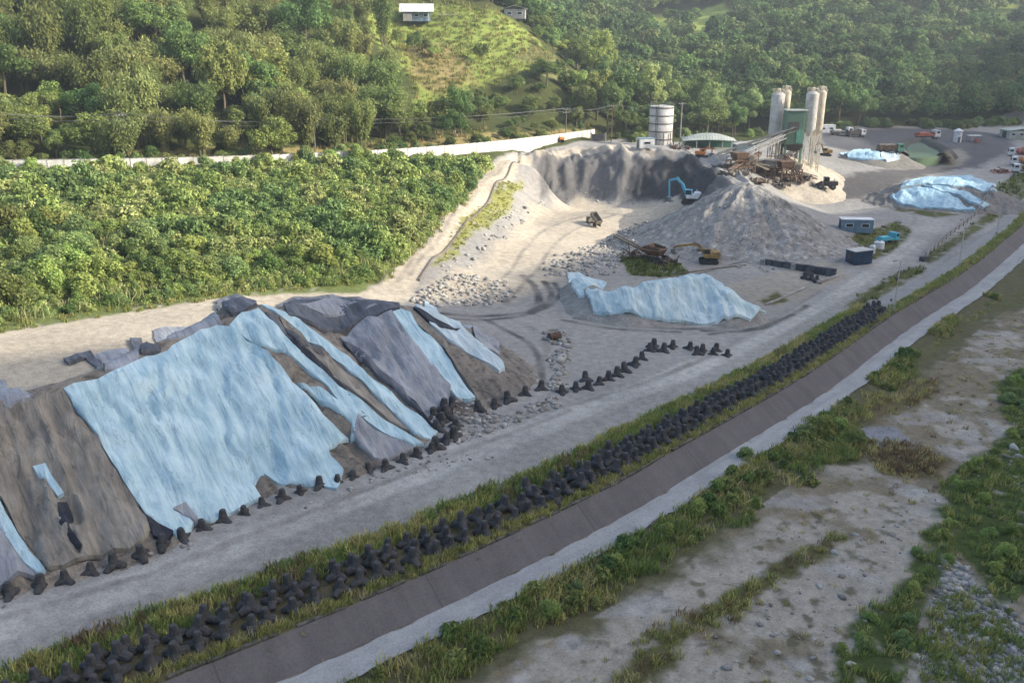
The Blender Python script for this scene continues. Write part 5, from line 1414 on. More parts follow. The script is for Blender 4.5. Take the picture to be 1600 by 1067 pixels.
def excavator(loc, rz, paint_m, body_m, label, sc=1.0, joints=((1.0, 1.9), (2.9, 4.6), (5.6, 3.9), (5.2, 1.2)), swing=0.0):
    t = thing('excavator', loc, rz, label, 'excavator', scale=sc)
    for s in (-1, 1):
        mb = MB(); y = s * 1.15
        prof = [(-1.9, .45), (-1.75, .12), (-1.4, 0), (1.4, 0), (1.75, .12), (1.9, .45), (1.75, .78), (1.4, .9), (-1.4, .9), (-1.75, .78)]
        mb.prism(prof, y - .28, y + .28)
        for k in range(12): mb.box((-1.5 + k * .27, y, .91), (.1, .6, .06))
        mb.build('track', M_RUBBER, t)
    MB().box((0, 0, .95), (1.6, 1.7, .35), bev=.05).build('undercarriage', M_DSTEEL, t)
    mb = MB(); mb.box((-.55, 0, 1.62), (3.0, 2.5, .85), bev=.12); mb.box((-1.35, 0, 2.2), (1.5, 2.4, .5), bev=.12); mb.tube([(-1.1, -.7, 2.4), (-1.1, -.7, 2.85)], .08, n=8)
    mb.build('engine_house', body_m, t)
    MB().box((-1.95, 0, 1.75), (.45, 2.5, 1.0), bev=.15).build('counterweight', body_m, t)
    cab = MB().box((.45, .72, 2.35), (1.5, .95, 1.4), bev=.1).build('cab', paint_m, t)
    gl = MB(); gl.box((.5, .72, 2.5), (1.56, .75, .85)); gl.box((.5, .72, 2.5), (1.1, 1.0, .85)); gl.build('cab_glass', M_GLASS, cab)
    j = [Vector((a, -.15, b)) for a, b in joints]
    mid = (j[0] + j[1]) / 2 + Vector((-.15, 0, .55))
    mb = MB(); mb.bar(j[0], mid, .42, .55); mb.bar(mid, j[1], .40, .48); mb.build('boom', paint_m, t)
    mb = MB(); mb.bar(j[1] + (j[1] - j[2]).normalized() * .5, j[2], .34, .4); mb.bar(j[2], j[3], .3, .34); mb.build('stick', paint_m, t)
    mb = MB(); mb.tube([j[0] + Vector((.3, 0, .1)), mid + Vector((.1, 0, -.3))], .09, n=8); mb.tube([mid + Vector((.2, 0, .35)), j[1] + Vector((.0, 0, .45))], .08, n=8); mb.build('ram', M_STEEL, t)
    b = j[3]; mb = MB()
    mb.prism([(b.x - .5, b.z + .25), (b.x + .5, b.z + .2), (b.x + .35, b.z - .55), (b.x - .2, b.z - .85), (b.x - .75, b.z - .6), (b.x - .35, b.z - .35)], -.75, .45)
    for k in range(4): mb.box((b.x - .75, -.6 + k * .3, b.z - .62), (.3, .1, .1))
    mb.build('bucket', M_STEEL, t)
    return t

def truck(loc, rz, cab_m, bed_m, label, kind='dump', tip=0.0, sc=1.0, load=None, drum_m=None, cat='truck'):
    t = thing('mixer_truck' if kind == 'mixer' else 'flatbed_truck' if kind == 'flat' else 'dump_truck', loc, rz, label, cat, scale=sc)
    mb = MB(); mb.box((-.6, .42, .95), (7.6, .18, .3)); mb.box((-.6, -.42, .95), (7.6, .18, .3)); mb.box((-.4, 0, .85), (.2, 2.2, .2)); mb.build('chassis', M_DSTEEL, t)
    wheels(t, [(2.3, 1.0), (2.3, -1.0), (-1.9, .95), (-1.9, -.95), (-3.2, .95), (-3.2, -.95)])
    mb = MB(); mb.prism([(1.5, .8), (3.35, .8), (3.4, 1.7), (3.15, 2.85), (1.6, 2.95), (1.5, 2.8)], -1.2, 1.2)
    cab = mb.build('cab', cab_m, t)
    gl = MB(); gl.prism([(3.38, 1.75), (3.43, 1.75), (3.22, 2.65), (3.17, 2.65)], -1.05, 1.05); gl.box((2.5, 0, 2.2), (1.0, 2.44, .65)); gl.build('window', M_GLASS, cab)
    MB().box((3.42, 0, .75), (.16, 2.35, .4), bev=.04).build('bumper', M_STEEL, t)
    for s in (-1, 1): MB().box((3.52, s * .9, .8), (.06, .3, .18)).build('headlight', M_WHITE, t)
    if kind == 'dump':
        piv = Vector((-4.0, 0, 1.15)); Rm = Matrix.Translation(piv) @ Matrix.Rotation(-tip, 4, 'Y') @ Matrix.Translation(-piv)
        def tb(b): b.v = [tuple(Rm @ Vector(p)) for p in b.v]; return b
        mb = MB(); mb.box((-1.4, 0, 1.25), (5.2, 2.4, .16)); mb.box((-1.4, 1.17, 1.95), (5.2, .1, 1.3)); mb.box((-1.4, -1.17, 1.95), (5.2, .1, 1.3)); mb.box((1.15, 0, 2.05), (.1, 2.24, 1.5))
        mb.box((-3.96, 0, 1.9), (.08, 2.24, 1.2))
        for k in range(5):
            for s in (-1, 1): mb.box((-3.6 + k * 1.1, s * 1.26, 1.95), (.12, .1, 1.3))
        tb(mb).build('cargo_bed', bed_m, t)
        if load:
            mb = MB(); n = 7
            for i in range(n):
                for j_ in range(3):
                    mb.box((-3.5 + i * .75, -.7 + j_ * .7, 2.45), (.95, .85, .6), rz=.3 * ((i * 3 + j_) % 4), ry=.15 * ((i + j_) % 3 - 1), taper=.5)
            tb(mb).build('load', load, t)
        if tip: MB().tube([(.6, 0, 1.1), tuple(Rm @ Vector((1.0, 0, 1.3)))], .12, n=8).build('hoist', M_STEEL, t)
    elif kind == 'flat':
        mb = MB(); mb.box((-1.5, 0, 1.25), (5.4, 2.45, .18)); mb.box((1.15, 0, 1.75), (.1, 2.4, .9))
        for s in (-1, 1): mb.box((-1.5, s * 1.2, 1.5), (5.4, .06, .4))
        mb.build('cargo_bed', bed_m, t)
        if load:
            mb = MB(); mb.box((-2.0, .2, 1.75), (3.0, 1.6, .8), bev=.1); mb.box((.1, -.2, 1.6), (1.0, 1.2, .5), bev=.1); mb.build('load', load, t)
    else:
        mb = MB(); pts = []; rad = []
        for k, r in ((0, .55), (.12, .95), (.35, 1.18), (.6, 1.12), (.85, .75), (1.0, .42)):
            pts.append((1.1 - 5.0 * k, 0, 1.95 + .75 * k)); rad.append(r)
        mb.tube(pts, rad, n=18); mb.build('drum', drum_m, t, smooth=True)
        mb = MB(); mb.tube([(-1.1, 0, 2.28), (-1.25, 0, 2.3)], 1.22, n=18); mb.tube([(.2, 0, 2.1), (.1, 0, 2.1)], 1.06, n=18); mb.build('drum_ring', M_WHITE, t)
        mb = MB(); mb.bar((-3.6, .8, 1.0), (-3.9, .5, 2.9), .14); mb.bar((-3.6, -.8, 1.0), (-3.9, -.5, 2.9), .14); mb.bar((-3.9, .5, 2.9), (-3.9, -.5, 2.9), .14); mb.build('drum_stand', M_DSTEEL, t)
        mb = MB(); mb.box((-4.1, 0, 3.15), (.7, .9, .6), taper=1.5); mb.bar((-4.1, 0, 2.6), (-4.9, .2, 1.4), .4, .12); mb.build('chute', M_STEEL, t)
    return t

def box_with(name, loc, rz, dims, wall_m, roof_m, label, cat, door=True, ribs=10, windows=0, sc=1.0, pitch=0.0, over=.1):
    L, W, Hh = dims; t = thing(name, loc, rz, label, cat)
    mb = MB(); mb.box((0, 0, Hh / 2), (L, W, Hh))
    for k in range(ribs):
        x = -L / 2 + (k + .5) * L / ribs
        for s in (-1, 1): mb.box((x, s * (W / 2 + .02), Hh / 2), (L / ribs * .45, .06, Hh * .9))
    mb.build('wall', wall_m, t)
    mb = MB()
    if pitch: mb.prism([(-L / 2 - over, Hh + .003), (0, Hh + pitch), (L / 2 + over, Hh + .003), (L / 2 + over, Hh + .12), (0, Hh + pitch + .14), (-L / 2 - over, Hh + .12)], -W / 2 - over, W / 2 + over)
    else: mb.box((0, 0, Hh + .063), (L + over * 2, W + over * 2, .12))
    mb.build('roof', roof_m, t)
    if door:
        d = MB().box((-L / 2 - .04, 0, Hh * .45), (.08, W * .42, Hh * .85)).build('door', M_DSTEEL, t)
        MB().box((-L / 2 - .1, W * .14, Hh * .45), (.06, .06, .3)).build('handle', M_STEEL, d)
    for k in range(windows):
        x = -L / 2 + (k + .5) * L / windows
        w_ = MB().box((x, -W / 2 - .06, Hh * .58), (L / windows * .5, .1, Hh * .3)).build('window', M_WHITE, t)
        MB().box((x, -W / 2 - .12, Hh * .58), (L / windows * .42, .03, Hh * .24)).build('pane', M_GLASS, w_)
    return t

# ------------------------------------------------------------------ white wall above the slope, poles and wires
def white_wall():
    t = thing('boundary_wall', (*pz(*WALL[5]), 0), 0, 'long white panel wall along the road above the green slope', 'wall')
    ox, oy = t.location[0], t.location[1]
    P = [pz(*w) for w in WALL]; P = smooth_line(P, 6)
    def wz(q):
        return float(np.interp(seg_dist(np.array([q[0]]), np.array([q[1]]), WALLP)[3][0], range(len(WALL)), [w[2] for w in WALL]))
    pts = pline(P, 3.0); mb = MB(); posts = MB(); cap = MB(); g = random.Random(3)
    for i in range(len(pts) - 1):
        a, b = pts[i], pts[i + 1]
        za, zb = wz(a), wz(b); zc = (za + zb) / 2
        cx, cy2 = (a[0] + b[0]) / 2 - ox, (a[1] + b[1]) / 2 - oy; rz = math.atan2(b[1] - a[1], b[0] - a[0]); L = math.hypot(b[0] - a[0], b[1] - a[1])
        Hh = 2.6
        mb.box((cx, cy2, zc + Hh / 2 - .8), (L - .16, .1, Hh + 1.6), rz=rz)
        mb_p = (a[0] - ox, a[1] - oy)
        posts.box((mb_p[0], mb_p[1], za + Hh / 2 - .2), (.15, .2, Hh + .5), rz=rz)
        cap.box((cx, cy2, zc + Hh + .03), (L - .2, .2, .08), rz=rz)
    mb.build('panel', M_WHITEW, t); posts.build('post', M_CONC, t); cap.build('coping', M_CONC, t)
white_wall()

def utility_pole(px, py, top, label, arms=2, mat=M_TIMBER, group=None):
    x, y, z = at(px, py); s = (py - 60) * .9463 / (CAM_H - z); Hh = (py - top) / s / .95
    t = thing('utility_pole', (x, y, z - .2), .4, label, 'utility pole', group)
    MB().tube([(0, 0, 0), (0, 0, Hh * .5), (0, 0, Hh)], [.17, .15, .12], n=10).build('shaft', mat, t, smooth=True)
    for k in range(arms):
        a = MB().box((0, 0, Hh - .4 - k * .9), (2.2, .12, .12)).build('crossarm', M_STEEL, t)
        mb = MB()
        for q in (-.95, -.35, .35, .95): mb.tube([(q, 0, Hh - .34 - k * .9), (q, 0, Hh - .14 - k * .9)], .06, n=6)
        mb.build('insulator', M_WHITE, a)
    return Vector((x, y, z + Hh - .5))
UP = [utility_pole(-40, 250, 176, 'left end utility pole by the white wall', 2), utility_pole(199, 252, 182, 'grey utility pole before the dark trees, second from the left', 2),
      utility_pole(493, 240, 190, 'utility pole with crossarms above the middle of the green slope', 2), utility_pole(884, 214, 172, 'utility pole beside the orange machine at the road bend', 2),
      utility_pole(955, 222, 168, 'dark brown utility pole left of the banded silo', 1, M_RUST), utility_pole(1062, 228, 165, 'slim pale utility pole just right of the banded silo', 1, M_CONC)]
M_WIRE = paint('wire', (.17, .17, .17), rough=.5)
for i in range(len(UP) - 1):
    mb = MB()
    for off, dz in ((-.9, .36), (0, .36), (.9, .36), (.5, -.55)):
        a = UP[i] + Vector((off * .92, off * .39, dz)); b = UP[i + 1] + Vector((off * .92, off * .39, dz)); n = 14
        pts = [a.lerp(b, k / n) - Vector((0, 0, 4 * 1.0 * (k / n) * (1 - k / n))) for k in range(n + 1)]
        mb.tube(pts, .028, n=4)
    o = mb.build('power_line', M_WIRE)
    tag(o, ['wires from the left end pole to the pole before the dark trees', 'wires over the left half of the green slope between two grey poles', 'long span of wires over the right half of the green slope',
            'short span of wires from the orange machine to the brown pole', 'wires passing behind the top of the banded silo'][i], 'wires')

# ------------------------------------------------------------------ plant
def banded_silo():
    x, y, z = at(1031, 227); t = thing('silo', (x, y, z - .3), 0, 'wide pale cylindrical silo with dark hoops, standing alone left of the barn', 'silo')
    r, Hh = 3.6, 11.9
    MB().tube([(0, 0, 0), (0, 0, 1.6), (0, 0, Hh - .2), (0, 0, Hh)], [r * .98, r, r, r * .97], n=32).build('shell', M_SILO, t, smooth=True)
    for k in range(5): MB().tube([(0, 0, 2.0 + k * 2.3), (0, 0, 2.42 + k * 2.3)], r + .06, n=32).build('hoop', M_STEEL, t)
    mb = MB(); mb.bar((-2.1, -r + .55, .5), (-2.1, -r + .55, Hh + .8), .09); mb.bar((-1.6, -r + .3, .5), (-1.6, -r + .3, Hh + .8), .09)
    for k in range(22): mb.bar((-2.1, -r + .55, .8 + k * .55), (-1.6, -r + .3, .8 + k * .55), .06)
    mb.build('ladder', M_DSTEEL, t)
    mb = MB()
    for k in range(16):
        a = k * math.pi / 8; b = a + math.pi / 8
        p = Vector((math.cos(a) * r * .95, math.sin(a) * r * .95, Hh)); q = Vector((math.cos(b) * r * .95, math.sin(b) * r * .95, Hh))
        mb.bar(p, p + Vector((0, 0, 1)), .07); mb.bar(p + Vector((0, 0, 1)), q + Vector((0, 0, 1)), .06)
    mb.build('top_rail', M_STEEL, t)
    MB().tube([(0, 0, Hh - .02), (0, 0, Hh + .15), (0, 0, Hh + .3)], [r * .8, r * .5, .3], n=20).build('lid', M_SILO, t, smooth=True)
    for a in (-.2, -.9, -1.5): MB().bar((math.cos(a) * (r + .5), math.sin(a) * (r + .5), 0), (math.cos(a) * (r + .4), math.sin(a) * (r + .4), 4.2), .25).build('brace', M_RUST, t)
banded_silo()
box_with('site_hut', at(1008, 232), .2, (4.2, 3, 2.6), M_WHITE, M_BLUEG, 'small white hut at the left foot of the banded silo', 'hut', windows=1)

TX_, TY_, TZ_ = at(1236, 246); TZ_ = min(TZ_, 8.2)
def plant_silo(px, r, Hh, leg, m, label, dy=0.0):
    sc = 5.35; x = TX_ + (px - 1236) / sc; y = TY_ + dy; z = float(GB(x, y)) - .2; Hh = Hh - z; leg = leg - z
    t = thing('cement_silo', (x, y, z), 0, label, 'silo', 'cement silos of the green plant')
    MB().tube([(0, 0, leg - 1.8), (0, 0, leg), (0, 0, Hh - .6), (0, 0, Hh)], [.35, r, r, r * .55], n=24).build('shell', m, t, smooth=True)
    for a in (.785, 2.356, 3.927, 5.498):
        MB().bar((math.cos(a) * r, math.sin(a) * r, 0), (math.cos(a) * r * .93, math.sin(a) * r * .93, leg + .4), .2).build('leg', M_SILOY, t)
    mb = MB()
    for k in range(3):
        z0, z1 = leg * k / 3, leg * (k + 1) / 3
        for i, a in enumerate((.785, 2.356, 3.927, 5.498)):
            b = a + math.pi / 2
            mb.bar((math.cos(a) * r, math.sin(a) * r, z0), (math.cos(b) * r, math.sin(b) * r, z1), .1); mb.bar((math.cos(a) * r, math.sin(a) * r, z1), (math.cos(b) * r, math.sin(b) * r, z1), .1)
    mb.build('bracing', M_SILOY, t)
    mb = MB(); mb.box((0, 0, Hh + .5), (.9, .9, 1.0), bev=.1); mb.tube([(r * .6, 0, leg), (r * 1.0, -.3, Hh), (r * .5, 0, Hh + .8)], .13, n=8); mb.build('filter', M_SILOY, t)
    mb = MB(); n = 14
    for k in range(n):
        a, b = 2 * math.pi * k / n, 2 * math.pi * (k + 1) / n
        p = Vector((math.cos(a) * r * .9, math.sin(a) * r * .9, Hh - .4)); q = Vector((math.cos(b) * r * .9, math.sin(b) * r * .9, Hh - .4))
        mb.bar(p, p + Vector((0, 0, 1.2)), .06); mb.bar(p + Vector((0, 0, 1.2)), q + Vector((0, 0, 1.2)), .05)
    mb.build('top_rail', M_SILOY, t)
    return t
plant_silo(1217, 1.7, 26.6, 16.0, M_SILO, 'grey cement silo rising behind the left edge of the green tower', 4.5)
plant_silo(1231, 1.25, 27.2, 16.0, M_SILOY, 'cream cement silo close behind the green tower, right of the grey one', 6.5)
plant_silo(1259, 1.6, 27.0, 17.4, M_SILO, 'pale cement silo on braced legs just right of the green tower', 1.0)
plant_silo(1274, 1.2, 27.3, 17.4, M_SILOY, 'rightmost cream cement silo on rusty braced legs', 2.5)

def plant_tower():
    t = thing('mixing_tower', (TX_ - .2, TY_, TZ_ + .7), 0, 'dark green clad mixing tower with a flat pale roof between the silos', 'tower')
    mb = MB(); W, D, Hh = 4.7, 3.6, 13.4
    mb.box((0, 0, 9.2), (W, D, 8.4))
    for k in range(11): mb.box((-W / 2 + .3 + k * .4, -D / 2 - .03, 9.2), (.2, .06, 8.3))
    for k in range(8): mb.box((W / 2 + .03, -D / 2 + .2 + k * .42, 9.2), (.06, .2, 8.3))
    mb.build('cladding', M_GREEN, t)
    MB().box((0, 0, 13.55), (W + .9, D + .9, .3)).build('roof', M_PGREEN, t)
    for sx in (-1, 1):
        for sy in (-1, 1): MB().box((sx * (W / 2 - .3), sy * (D / 2 - .3), 2.0), (.5, .5, 6.0)).build('leg', M_GREEN, t)
    MB().box((-.4, -D / 2 - .1, 9.6), (2.6, .12, 2.2)).build('opening', M_DSTEEL, t)
    mb = MB(); mb.box((1.2, -D / 2 - .1, 7.0), (1.6, .1, 3.4)); mb.build('panel', M_TEALG, t)
    MB().box((.2, 0, 4.2), (3.2, 3.0, 1.6), taper=1.4).build('hopper', M_DSTEEL, t)
plant_tower()

def conveyor(a, b, w, label, mat_side, legs=3, belt=M_BELT, name='conveyor'):
    a, b = Vector(a), Vector(b); t = thing(name, a, 0, label, 'conveyor'); d = b - a; L = d.length; u = d.normalized(); r = u.cross(Vector((0, 0, 1))).normalized(); up = r.cross(u)
    MB().bar(up * .1, d + up * .1, w * .8, .12).build('belt', belt, t)
    for s in (-1, 1):
        mb = MB(); o = r * s * w / 2; n = max(4, int(L / 2))
        mb.bar(o + up * .35, d + o + up * .35, .16, .2); mb.bar(o - up * .6, d + o - up * .6, .14, .16)
        for k in range(n):
            p, q = d * (k / n), d * ((k + 1) / n)
            mb.bar(p + o - up * .6, q + o + up * .35, .08); mb.bar(p + o - up * .6, p + o + up * .35, .08)
        mb.build('side_truss', mat_side, t)
    for k in range(legs):
        f = (k + .6) / (legs + .2); p = d * f; gx, gy = a.x + p.x, a.y + p.y; zz = gz(gx, gy) - a.z - .2
        if p.z - zz < .8: continue
        mb = MB()
        for s in (-1, 1): mb.bar(p + r * s * w / 2 - up * .6, Vector((p.x, p.y, zz)) + r * s * (w / 2 + .5), .18)
        mb.bar(Vector((p.x, p.y, (zz + p.z) / 2)) + r * (w / 2 + .2), Vector((p.x, p.y, (zz + p.z) / 2)) - r * (w / 2 + .2), .12)
        mb.build('leg', M_RUST, t)
    MB().tube([d + r * w / 2, d - r * w / 2], .35, n=12).build('drum', M_DSTEEL, t)
    return t
c0 = at(1120, 250); conveyor((c0[0], c0[1], c0[2] + .9), (TX_ - .6, TY_ - 3.2, TZ_ + 9.9), 2.0, 'long pale conveyor climbing to the opening of the green tower', M_SILOY)
c1 = at(1134, 256); conveyor((c1[0] + .5, c1[1] - 1.5, c1[2] + 1.0), (TX_ - 3.6, TY_ - 4.5, TZ_ + 8.2), 1.4, 'second narrower conveyor running beside the long pale one', M_SILO)
c2 = at(1205, 262); conveyor((c2[0], c2[1], c2[2] + .6), (c2[0] + 9, c2[1] + 6, c2[2] + 4.5), .9, 'short dark conveyor over the pale sand pile', M_DSTEEL, 2)

def barn():
    x, y, z = at(1106, 232); t = thing('open_barn', (x, y, z - .2), -.12, 'open barn with a pale green curved roof beside the banded silo', 'barn')
    W, D, H0, rise = 15.5, 10.0, 2.9, 1.8
    n, m_ = 18, 8
    def rz_(u, v): return H0 + rise * (1 - u * u) * (1 - .8 * v * v)
    V = []; F = []
    for lay_ in (0, .16):
        for i in range(n + 1):
            for j in range(m_ + 1):
                u, v = -1 + 2 * i / n, -1 + 2 * j / m_; V.append((u * W / 2, v * D / 2, rz_(u, v) - lay_))
    q = (n + 1) * (m_ + 1)
    for i in range(n):
        for j in range(m_):
            k = i * (m_ + 1) + j; F += [(k, k + m_ + 1, k + m_ + 2, k + 1), (q + k, q + k + 1, q + k + m_ + 2, q + k + m_ + 1)]
    for i in range(n):
        for j in (0, m_): k = i * (m_ + 1) + j; F.append((k, k + m_ + 1, k + m_ + 1 + q, k + q))
    for j in range(m_):
        for i in (0, n): k = i * (m_ + 1) + j; F.append((k, k + 1, k + 1 + q, k + q))
    mb = MB(); mb.add(V, F)
    for i in range(1, n):
        u = -1 + 2 * i / n
        for j in range(m_): mb.bar((u * W / 2, -D / 2 + D * j / m_, rz_(u, -1 + 2 * j / m_) + .03), (u * W / 2, -D / 2 + D * (j + 1) / m_, rz_(u, -1 + 2 * (j + 1) / m_) + .03), .1, .08)
    mb.build('roof', M_PGREEN, t)
    for k in range(5):
        for s in (-1, 1): MB().box((-W / 2 + .3 + k * (W - .6) / 4, s * (D / 2 - .3), (H0 - .2) / 2), (.22, .22, H0 - .1)).build('post', M_SILO, t)
    MB().box((0, D / 2 - .5, 1.4), (W - 1, .12, 2.8)).build('back_wall', M_TEALG, t)
barn()
box_with('site_hut', at(1160, 240), .1, (5, 3.6, 2.6), M_BLUEG, M_SILO, 'grey shed with a pale roof behind the long conveyor', 'hut', pitch=.5)

def crusher(px, py, label, rz, seed, sc=1.0):
    g = random.Random(seed); t = thing('crushing_plant', at(px, py, -.2), rz, label, 'crusher', scale=sc)
    mb = MB()
    for x in (-2.6, 0, 2.6):
        for y in (-1.4, 1.4): mb.box((x, y, 1.5), (.28, .28, 3.0))
    for z in (1.4, 2.95):
        for y in (-1.4, 1.4): mb.box((0, y, z), (5.6, .22, .22))
    for x in (-2.6, 0, 2.6): mb.box((x, 0, 2.95), (.2, 3, .2))
    for y in (-1.4, 1.4): mb.bar((-2.6, y, .1), (0, y, 2.8), .13); mb.bar((2.6, y, .1), (0, y, 2.8), .13)
    mb.build('frame', M_RUST, t)
    MB().box((-1.2, 0, 4.0), (2.4, 2.4, 1.8), taper=1.5).build('hopper', M_RUST if seed % 2 else M_STEEL, t)
    mb = MB(); mb.box((1.7, 0, 3.75), (2.2, 2.0, 1.4), ry=.2, bev=.08); mb.build('screen_box', M_MUD, t)
    mb = MB(); mb.tube([(1.2, -1.5, 3.4), (1.2, -1.75, 3.4)], .75, n=16); mb.tube([(.1, -1.5, 2.2), (.1, -1.7, 2.2)], .4, n=12); mb.build('flywheel', M_DSTEEL, t)
    mb = MB(); mb.bar((2.5, 0, 2.4), (7.2, g.uniform(-.6, .6), .5 + g.random()), .8, .2); mb.bar((2.5, .5, 2.2), (7.2, .5, .4), .1, .4); mb.bar((2.5, -.5, 2.2), (7.2, -.5, .4), .1, .4); mb.build('discharge_chute', M_MUD, t)
    mb = MB(); mb.box((-3.4, 0, 3.05), (1.5, 2.4, .08))
    for y in (-1.15, 1.15):
        mb.bar((-4.1, y, 3.1), (-4.1, y, 4.1), .06); mb.bar((-4.1, y, 4.1), (-2.7, y, 4.1), .06)
    mb.bar((-4.1, 1.0, 3.1), (-5.6, 1.0, .1), .12); mb.bar((-4.1, .4, 3.1), (-5.6, .4, .1), .12); mb.build('stair', M_RUST, t)
    return t
crusher(1160, 268, 'rusty crushing machine behind the pit rim, leftmost of the row', .3, 1)
crusher(1195, 276, 'grey hopper crushing machine behind the cone pile, middle of the row', 2.8, 2, .95)
crusher(1232, 282, 'rusty brown crushing machine in front of the pale sand pile, rightmost of the row', .15, 3, 1.05)
conveyor(at(1140, 272, .8), at(1185, 262, 3.6), .9, 'rusty short conveyor between the leftmost crushing machines', M_RUST, 2)
conveyor(at(1255, 290, .6), at(1225, 270, 4.2), .9, 'rusty conveyor leaning on the rightmost crushing machine', M_RUST, 1)
def scrap(px, py, label, m1, m2, seed, n=14, spread=2.6, name='scrap_heap'):
    g = random.Random(seed); t = thing(name, at(px, py, -.1), 0, label, 'scrap'); a = MB()
    for k in range(n):
        x, y = g.uniform(-spread, spread), g.uniform(-spread * .6, spread * .6)
        a.bar((x, y, g.uniform(0, .6)), (x + g.uniform(-2, 2), y + g.uniform(-2, 2), g.uniform(.1, 1.6)), g.uniform(.1, .3), g.uniform(.08, .5))
        if k % 2: MB().box((x, y, .45), (g.uniform(.5, 1.5), g.uniform(.4, 1.1), g.uniform(.4, 1.0)), rz=g.uniform(0, 3), ry=g.uniform(-.4, .4), bev=.04).build('plate', m2, t)
    a.build('beams', m1, t)
scrap(1180, 285, 'tangle of rusty beams and plates at the foot of the crushing machines', M_RUST, M_MUD, 11, 22, 3.4)
scrap(1215, 290, 'tangle of grey scrap beams beside the rightmost crushing machine', M_DSTEEL, M_MUD, 12, 18, 3.0)
scrap(1130, 262, 'rusty scrap lying on the rim behind the dark pit face', M_RUST, M_STEEL, 13, 14, 2.6)
scrap(1060, 232, 'grey and rusty scrap between the banded silo and the barn', M_STEEL, M_RUST, 14, 16, 3.0)
scrap(1562, 270, 'dark red scrap frames in front of the mixer trucks', M_REDP, M_DSTEEL, 15, 14, 2.6)

for k, (px, py, lab) in enumerate(((1150, 272, 'brown scrap iron tangle just right of the pit rim corner'), (1200, 268, 'brown scrap iron tangle under the long conveyor'), (1245, 280, 'scrap iron tangle on the slope of the pale sand pile'), (1165, 258, 'low scrap iron tangle beside the lower end of the long conveyor'))):
    scrap(px, py, lab, M_RUST if k % 2 else M_DSTEEL, M_MUD, 31 + k, 26, 3.2)
# ------------------------------------------------------------------ machines
excavator(at(1079, 317), math.pi - .25, M_SKYB, M_WHITE, 'sky blue and white excavator digging in the shaded pit', 1.15, ((1.0, 1.9), (3.1, 5.0), (4.6, 4.6), (4.4, 1.0)))
excavator(at(1107, 411), math.pi - .15, M_YELL, M_YELL, 'dirty yellow excavator with its arm laid out flat beside the rusty screen', .95, ((1.0, 2.0), (3.2, 3.6), (6.6, 3.1), (7.0, 2.4)))
excavator(at(1096, 246), .4, M_ORANGE, M_ORANGE, 'orange excavator on the rim in front of the barn', .75, ((1.0, 1.9), (2.6, 3.6), (4.4, 3.0), (4.2, 1.2)))
excavator(at(1290, 244), math.pi * .96, M_YELL, M_YELL, 'yellow excavator with a raised arm at the right foot of the cement silos', .8, ((1.0, 1.9), (2.6, 4.8), (3.9, 4.2), (3.9, 1.6)))
excavator(at(876, 222), 1.9, M_ORANGE, M_ORANGE, 'small orange excavator standing against the white wall at the road bend', .62, ((1.0, 1.9), (1.8, 4.6), (2.7, 4.2), (2.7, 2.0)))

def wheel_loader(loc, rz, label):
    t = thing('wheel_loader', loc, rz, label, 'wheel loader')
    wheels(t, [(1.5, 1.05), (1.5, -1.05), (-1.5, 1.05), (-1.5, -1.05)], .8, .6)
    mb = MB(); mb.box((-1.5, 0, 1.6), (2.6, 1.9, 1.0), bev=.12); mb.box((.4, 0, 1.15), (2.6, 1.2, .6), bev=.08); mb.tube([(-1.8, .4, 2.0), (-1.8, .4, 2.9)], .07, n=8); mb.build('body', M_DSTEEL, t)
    cab = MB().box((.05, 0, 2.35), (1.4, 1.5, 1.6), bev=.1).build('cab', M_DSTEEL, t); g_ = MB(); g_.box((.05, 0, 2.5), (1.46, 1.2, .9)); g_.box((.05, 0, 2.5), (1.1, 1.56, .9)); g_.build('cab_glass', M_GLASS, cab)
    for s in (-1, 1): MB().bar((.9, s * .6, 1.9), (3.1, s * .6, .8), .2, .34).build('lift_arm', M_DSTEEL, t)
    MB().prism([(2.9, .25), (4.0, .1), (4.05, .2), (3.3, .45), (3.2, 1.2), (3.5, 1.45), (3.4, 1.55), (2.95, 1.2)], -1.4, 1.4).build('bucket', M_STEEL, t)
wheel_loader(at(1290, 296), math.pi * .95, 'dark muddy wheel loader in the middle of the far yard')
truck(at(927, 352), 2.0, M_MUD, M_MUD, 'muddy tan dump truck with a tipped bed on the sunny pit floor', tip=.5, sc=.62)

def screen_machine():
    x, y, z = at(1020, 408); t = thing('screening_machine', (x, y, z - .1), 2.5, 'rusty screening machine with a thin conveyor arm reaching to the upper left', 'machine', scale=1.3)
    mb = MB(); mb.box((-.4, 0, 1.5), (1.7, 1.7, .9), taper=1.5); mb.box((.9, 0, 2.0), (1.6, 1.5, .7), ry=.45, bev=.06); mb.bar((-1.5, .9, 2.0), (.5, .9, 2.3), .1, .5); mb.bar((-1.5, -.9, 2.0), (.5, -.9, 2.3), .1, .5); mb.tube([(.2, -1.0, 1.2), (.2, -1.15, 1.2)], .45, n=12); mb.build('hopper', M_RUST, t)
    mb = MB()
    for a in (-1.1, 1.1):
        for b in (-.8, .8): mb.box((a, b, .5), (.2, .2, 1.2))
    mb.box((0, .9, .9), (3.4, .14, .2)); mb.box((0, -.9, .9), (3.4, .14, .2)); mb.build('frame', M_DSTEEL, t)
    mb = MB(); mb.bar((1.0, 0, 1.2), (6.4, .2, 3.0), .7, .14); mb.bar((1.0, .36, 1.3), (6.4, .5, 3.1), .08, .3); mb.bar((1.0, -.36, 1.3), (6.4, -.2, 3.1), .08, .3); mb.bar((4.2, 0, 2.2), (3.6, 0, 0), .12); mb.build('conveyor_arm', M_TIMBER, t)
    mb = MB(); mb.bar((-.6, .9, 1.6), (1.5, 3.0, 2.6), .5, .14); mb.build('side_chute', M_RUST, t)
    wheels(t, [(-1.2, 1.15), (-1.2, -1.15)], .4, .25)
screen_machine()
